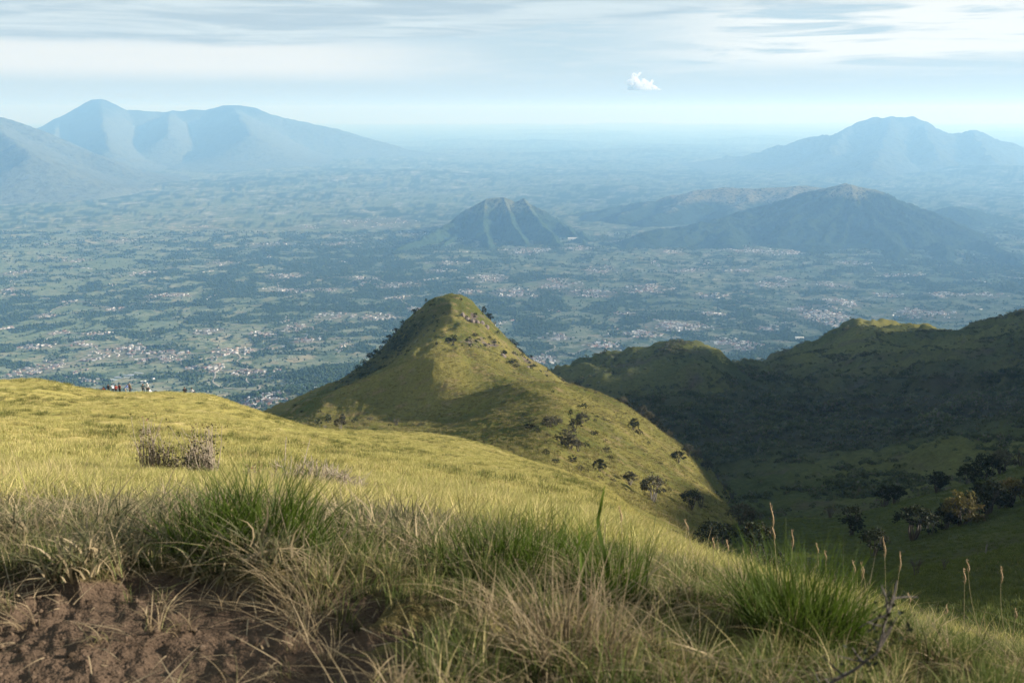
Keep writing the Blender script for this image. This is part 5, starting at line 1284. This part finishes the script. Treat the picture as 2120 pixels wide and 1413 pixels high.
# two tall broad green shoots
def shoot(px, Y, pts, wid, label, col):
    x0, y0, z0 = (float(v) for v in LA.at(float(px), Y)); V = []; F = []; n = 12
    T = np.linspace(0, 1, len(pts)); q = np.array(pts, float)
    for i, t in enumerate(np.linspace(0, 1, n)):
        a, b = np.interp(t, T, q[:, 0]), np.interp(t, T, q[:, 1]); X, _, Z = (float(v) for v in sight(a, b, Y)); wv = wid*(min(1, t*6+.3))*(1 - t**3)+.0006
        V += [(X-x0-wv, .004*math.sin(9*t), Z-z0), (X-x0+wv, -.004*math.sin(9*t), Z-z0)]
        if i: k = 2*i; F.append((k-2, k-1, k+1, k))
    o = make_obj('grass_shoot', np_mesh('grass_shoot', V, F, True, {'tip': np.repeat(np.linspace(0, 1, n), 2), 'shade': [.3]*2*n}), [col]); o.location = (x0, y0, z0)
    return tag(o, label, 'grass', 'tall broad green shoots')
shoot(1278, 2.6, [(1278,1270),(1262,1200),(1250,1140),(1236,1085),(1246,1035),(1252,1005)], .006, 'tall broad green shoot bending at the top against the bright slope', G_TUS)
shoot(1205, 2.6, [(1215,1270),(1206,1200),(1200,1140),(1199,1090)], .004, 'shorter green shoot left of the tall bending one', G_TUS)
# flowering stalks against the shaded valley
M_STALK = plain_mat('dry_stalk', (.42, .33, .17), .8, (.30, .25, .12)); M_SEED = plain_mat('seed_head', (.52, .36, .20), .8, (.36, .23, .12), 40.); M_GSTALK = plain_mat('green_stalk', (.16, .19, .06))
def stalk(bpx, tpx, tpy, bend, head, Y, label, gm=False):
    x0, y0, z0 = (float(v) for v in LA.at(float(bpx), Y)); X, _, Z = (float(v) for v in sight(tpx, tpy, Y))
    top = np.array([X-x0, RNG.normal(0, .03), Z-z0]); n = 9
    e = empty('grass_stalk', (x0, y0, z0)); tag(e, label, 'grass stalk', 'flowering grass stalks standing against the shaded valley')
    P = []
    for t in np.linspace(0, 1, n):
        p = top*t; p = p + np.array([bend*(t*t - t)*-.25*np.linalg.norm(top), 0, 0]); P.append(p)
    V = []; F = []; tube(V, F, P, np.linspace(.0022, .0011, n)*Y/5.5, 5); make_obj('stem', np_mesh('stem', V, F), [M_GSTALK if gm else M_STALK], e)
    if head:
        d = P[-1]-P[-3]; d /= np.linalg.norm(d); V = []; F = []; L = head
        H = [P[-1] + d*L*(t-.6) + np.array([.006*math.sin(5*t), 0, 0]) for t in np.linspace(0, 1, 6)]; tube(V, F, H, np.array([.0012, .0026, .0032, .0028, .0020, .0006])*Y/5.5, 6)
        for k in range(26):                                         # spikelets
            t = RNG.uniform(.05, .95); c = P[-1] + d*L*(t-.6); a = RNG.uniform(0, 6.28); o_ = np.array([math.cos(a), math.sin(a), .9])*.009*Y/5.5
            b = len(V); V += [c, c + o_*.6 + (.0015, 0, 0), c + o_, c + o_*.6 - (.0015, 0, 0)]; F.append((b, b+1, b+2, b+3))
        make_obj('seed_head', np_mesh('seed_head', V, F), [M_SEED], e)
ST_ = [(1612,1597,1058,.1,.16,5.5,'tallest straw stalk with a narrow reddish head, left of the forked green one'),(1618,1600,1098,-.1,.10,5.5,'straw stalk crossing in front of the tallest one'),(1630,1642,1112,.25,.12,5.5,'stalk with an orange brown head leaning right'),
 (1627,1622,1062,0,0,5.2,'thin green stalk ending in a fork of narrow leaves'),(1440,1418,1078,.2,.09,6,'thin stalk rising before the dark gully trees on the left'),(1478,1477,1122,0,.08,6,'short straight stalk before the gully trees'),(1512,1505,1124,-.1,.09,6,'short stalk left of the very dark rounded tree'),
 (1700,1690,1130,.1,.07,5.5,'stalk with a small head above the right tussock'),(1715,1712,1152,0,.07,5.5,'slender stalk beside the one above the right tussock'),(1775,1768,1170,.2,.08,5.2,'bent stalk with a pale head in the middle of the row'),(1782,1781,1178,-.1,.09,5.2,'upright pale stalk in the middle of the row'),
 (1836,1832,1128,.05,.13,5,'tall straight stalk before the shaded slope with a pale feathery head'),(1838,1866,1160,.35,.12,5,'stalk leaning strongly right with a pale feathery head'),(1800,1785,1172,.3,.08,5,'short curved stalk with drooping head'),(1996,1994,1186,0,.09,4.6,'upright stalk with brownish head near the right edge'),
 (2060,2008,1172,-.9,.07,4.6,'long arching stalk bending left near the right edge'),(2105,2068,1180,-.9,.10,4.6,'rightmost long arching stalk'),(1290,1284,1058,.15,.10,5,'thin dry stalk beside the tall broad shoot'),(1340,1362,1010,.1,0,5,'very thin pale stalk before the mushroom shaped tree'),
 (2090,2098,1262,.1,.06,4.4,'short stalk at the foot of the rightmost arching one'),(1945,1952,1250,.2,.06,4.6,'short stalk with tiny head in the gap of the row'),(1900,1880,1232,-.2,.06,4.8,'short bent stalk right of the leaning one')]
for s_ in ST_: stalk(*s_, gm=(s_[4] == 0))
# dry brush on the near slope
def brush(px, Y, w, h, nst, nlf, label, leafmat, seed):
    r = np.random.default_rng(seed); x, y, z = (float(v) for v in LA.at(float(px), Y))
    e = empty('shrub', (x, y, z)); tag(e, label, 'shrub', 'dry brush on the near slope')
    V = []; F = []; tips = []
    for i in range(nst):
        bx = r.uniform(-w/2, w/2); a = r.normal(0, .16); L = h*r.uniform(.3, 1.0)*(.8 + .35*math.sin(7*bx/w + seed))
        tpt = (bx + a*L + r.normal(0, .04), r.normal(0, .15), L)
        P = curve_pts((bx, r.normal(0, .1), -.05), tpt, 0, 5, r, .05); tube(V, F, P, np.linspace(.012, .005, 5), 4); tips.append(P)
        for j in range(3):
            s0 = P[r.integers(1, 4)]; tube(V, F, curve_pts(s0, s0 + np.array([r.normal(0, .13), r.normal(0, .08), r.uniform(.08, .25)]), 0, 3, r), [.005, .004, .002], 3)
    make_obj('twigs', np_mesh('twigs', V, F), [plain_mat('dry_twigs', (.42, .34, .24), .9, (.25, .195, .15), 3.)], e)
    if nlf:
        V = []; F = []; T = []; Sh = []
        for i in range(nlf):
            P = tips[r.integers(0, max(1, int(nst*.6)))]; c = P[r.integers(2, 5)] + r.normal(0, .07, 3)
            d1 = r.normal(0, 1, 3); d1 /= np.linalg.norm(d1); d2 = np.cross(d1, r.normal(0, 1, 3)); d2 /= np.linalg.norm(d2); s = r.uniform(.018, .04); b = len(V)
            V += [c + d1*s, c + d2*s*.5, c - d1*s, c - d2*s*.5]; F.append((b, b+1, b+2, b+3)); T += [r.uniform()]*4; Sh += [r.uniform()]*4
        make_obj('leaves', np_mesh('leaves', V, F, False, {'tip': T, 'shade': Sh}), [leafmat], e)
L_RED = grass_mat('reddish_leaves', (.12, .11, .045), (.21, .15, .07), (.30, .14, .08), .85, 2., .25)
brush(368, 22, 1.6, 1.3, 170, 800, 'wide dry brush with reddish and green leaves, tallest on the near slope', L_RED, 61)
brush(420, 21.5, .7, 1.15, 60, 520, 'dark leafy bush joined to the right of the wide dry brush', L_DARK, 62)
brush(517, 19, .3, .35, 12, 160, 'small reddish brown bush between the two dry brushes', L_RED, 63)
brush(640, 16, 1.2, .5, 130, 90, 'low grey dry brush behind the bushy green tussock', L_RED, 64)
brush(700, 15, .8, .38, 90, 0, 'low dry brush to the right of the bare branched shrub', L_RED, 65)
brush(590, 17.5, .6, 1.05, 9, 0, 'bare forked branches of a dead shrub rising above the dry brush', L_RED, 66)
# dark twig hanging in front at the lower right
r = np.random.default_rng(91); V = []; F = []
xb, yb, zb = (float(v) for v in LA.at(1720., 1.75))
Pm = [np.array(sight(a, b, 1.75)) - (xb, yb, zb) for a, b in ((1690,1430),(1770,1385),(1815,1350),(1832,1290),(1850,1225))]
tube(V, F, Pm, [.004, .0033, .0026, .002, .001], 6)
for i in range(22):
    k = r.integers(0, 4); t = r.uniform(); s0 = Pm[k]*(1-t) + Pm[k+1]*t; e_ = s0 + np.array([r.normal(0, .03), r.normal(0, .03), r.normal(0, .03)]); tube(V, F, [s0, (s0+e_)/2 + r.normal(0, .004, 3), e_], [.0025, .002, .001], 4)
tw = empty('twig', (xb, yb, zb)); tag(tw, 'dark thorny twig rising in front of the grass at the lower right', 'twig')
make_obj('stem', np_mesh('stem', V, F), [M_BARK], tw)
V = []; F = []; T = []; Sh = []
for i in range(90):
    k = r.integers(1, 4); t = r.uniform(); c = Pm[k]*(1-t) + Pm[k+1]*t + r.normal(0, .018, 3); d1 = r.normal(0, 1, 3); d1 /= np.linalg.norm(d1); d2 = np.cross(d1, r.normal(0, 1, 3)); d2 /= np.linalg.norm(d2); s = r.uniform(.004, .009); b = len(V)
    V += [c + d1*s, c + d2*s*.5, c - d1*s, c - d2*s*.5]; F.append((b, b+1, b+2, b+3)); T += [.3]*4; Sh += [.3]*4
make_obj('leaves', np_mesh('leaves', V, F, False, {'tip': T, 'shade': Sh}), [L_DARK], tw)
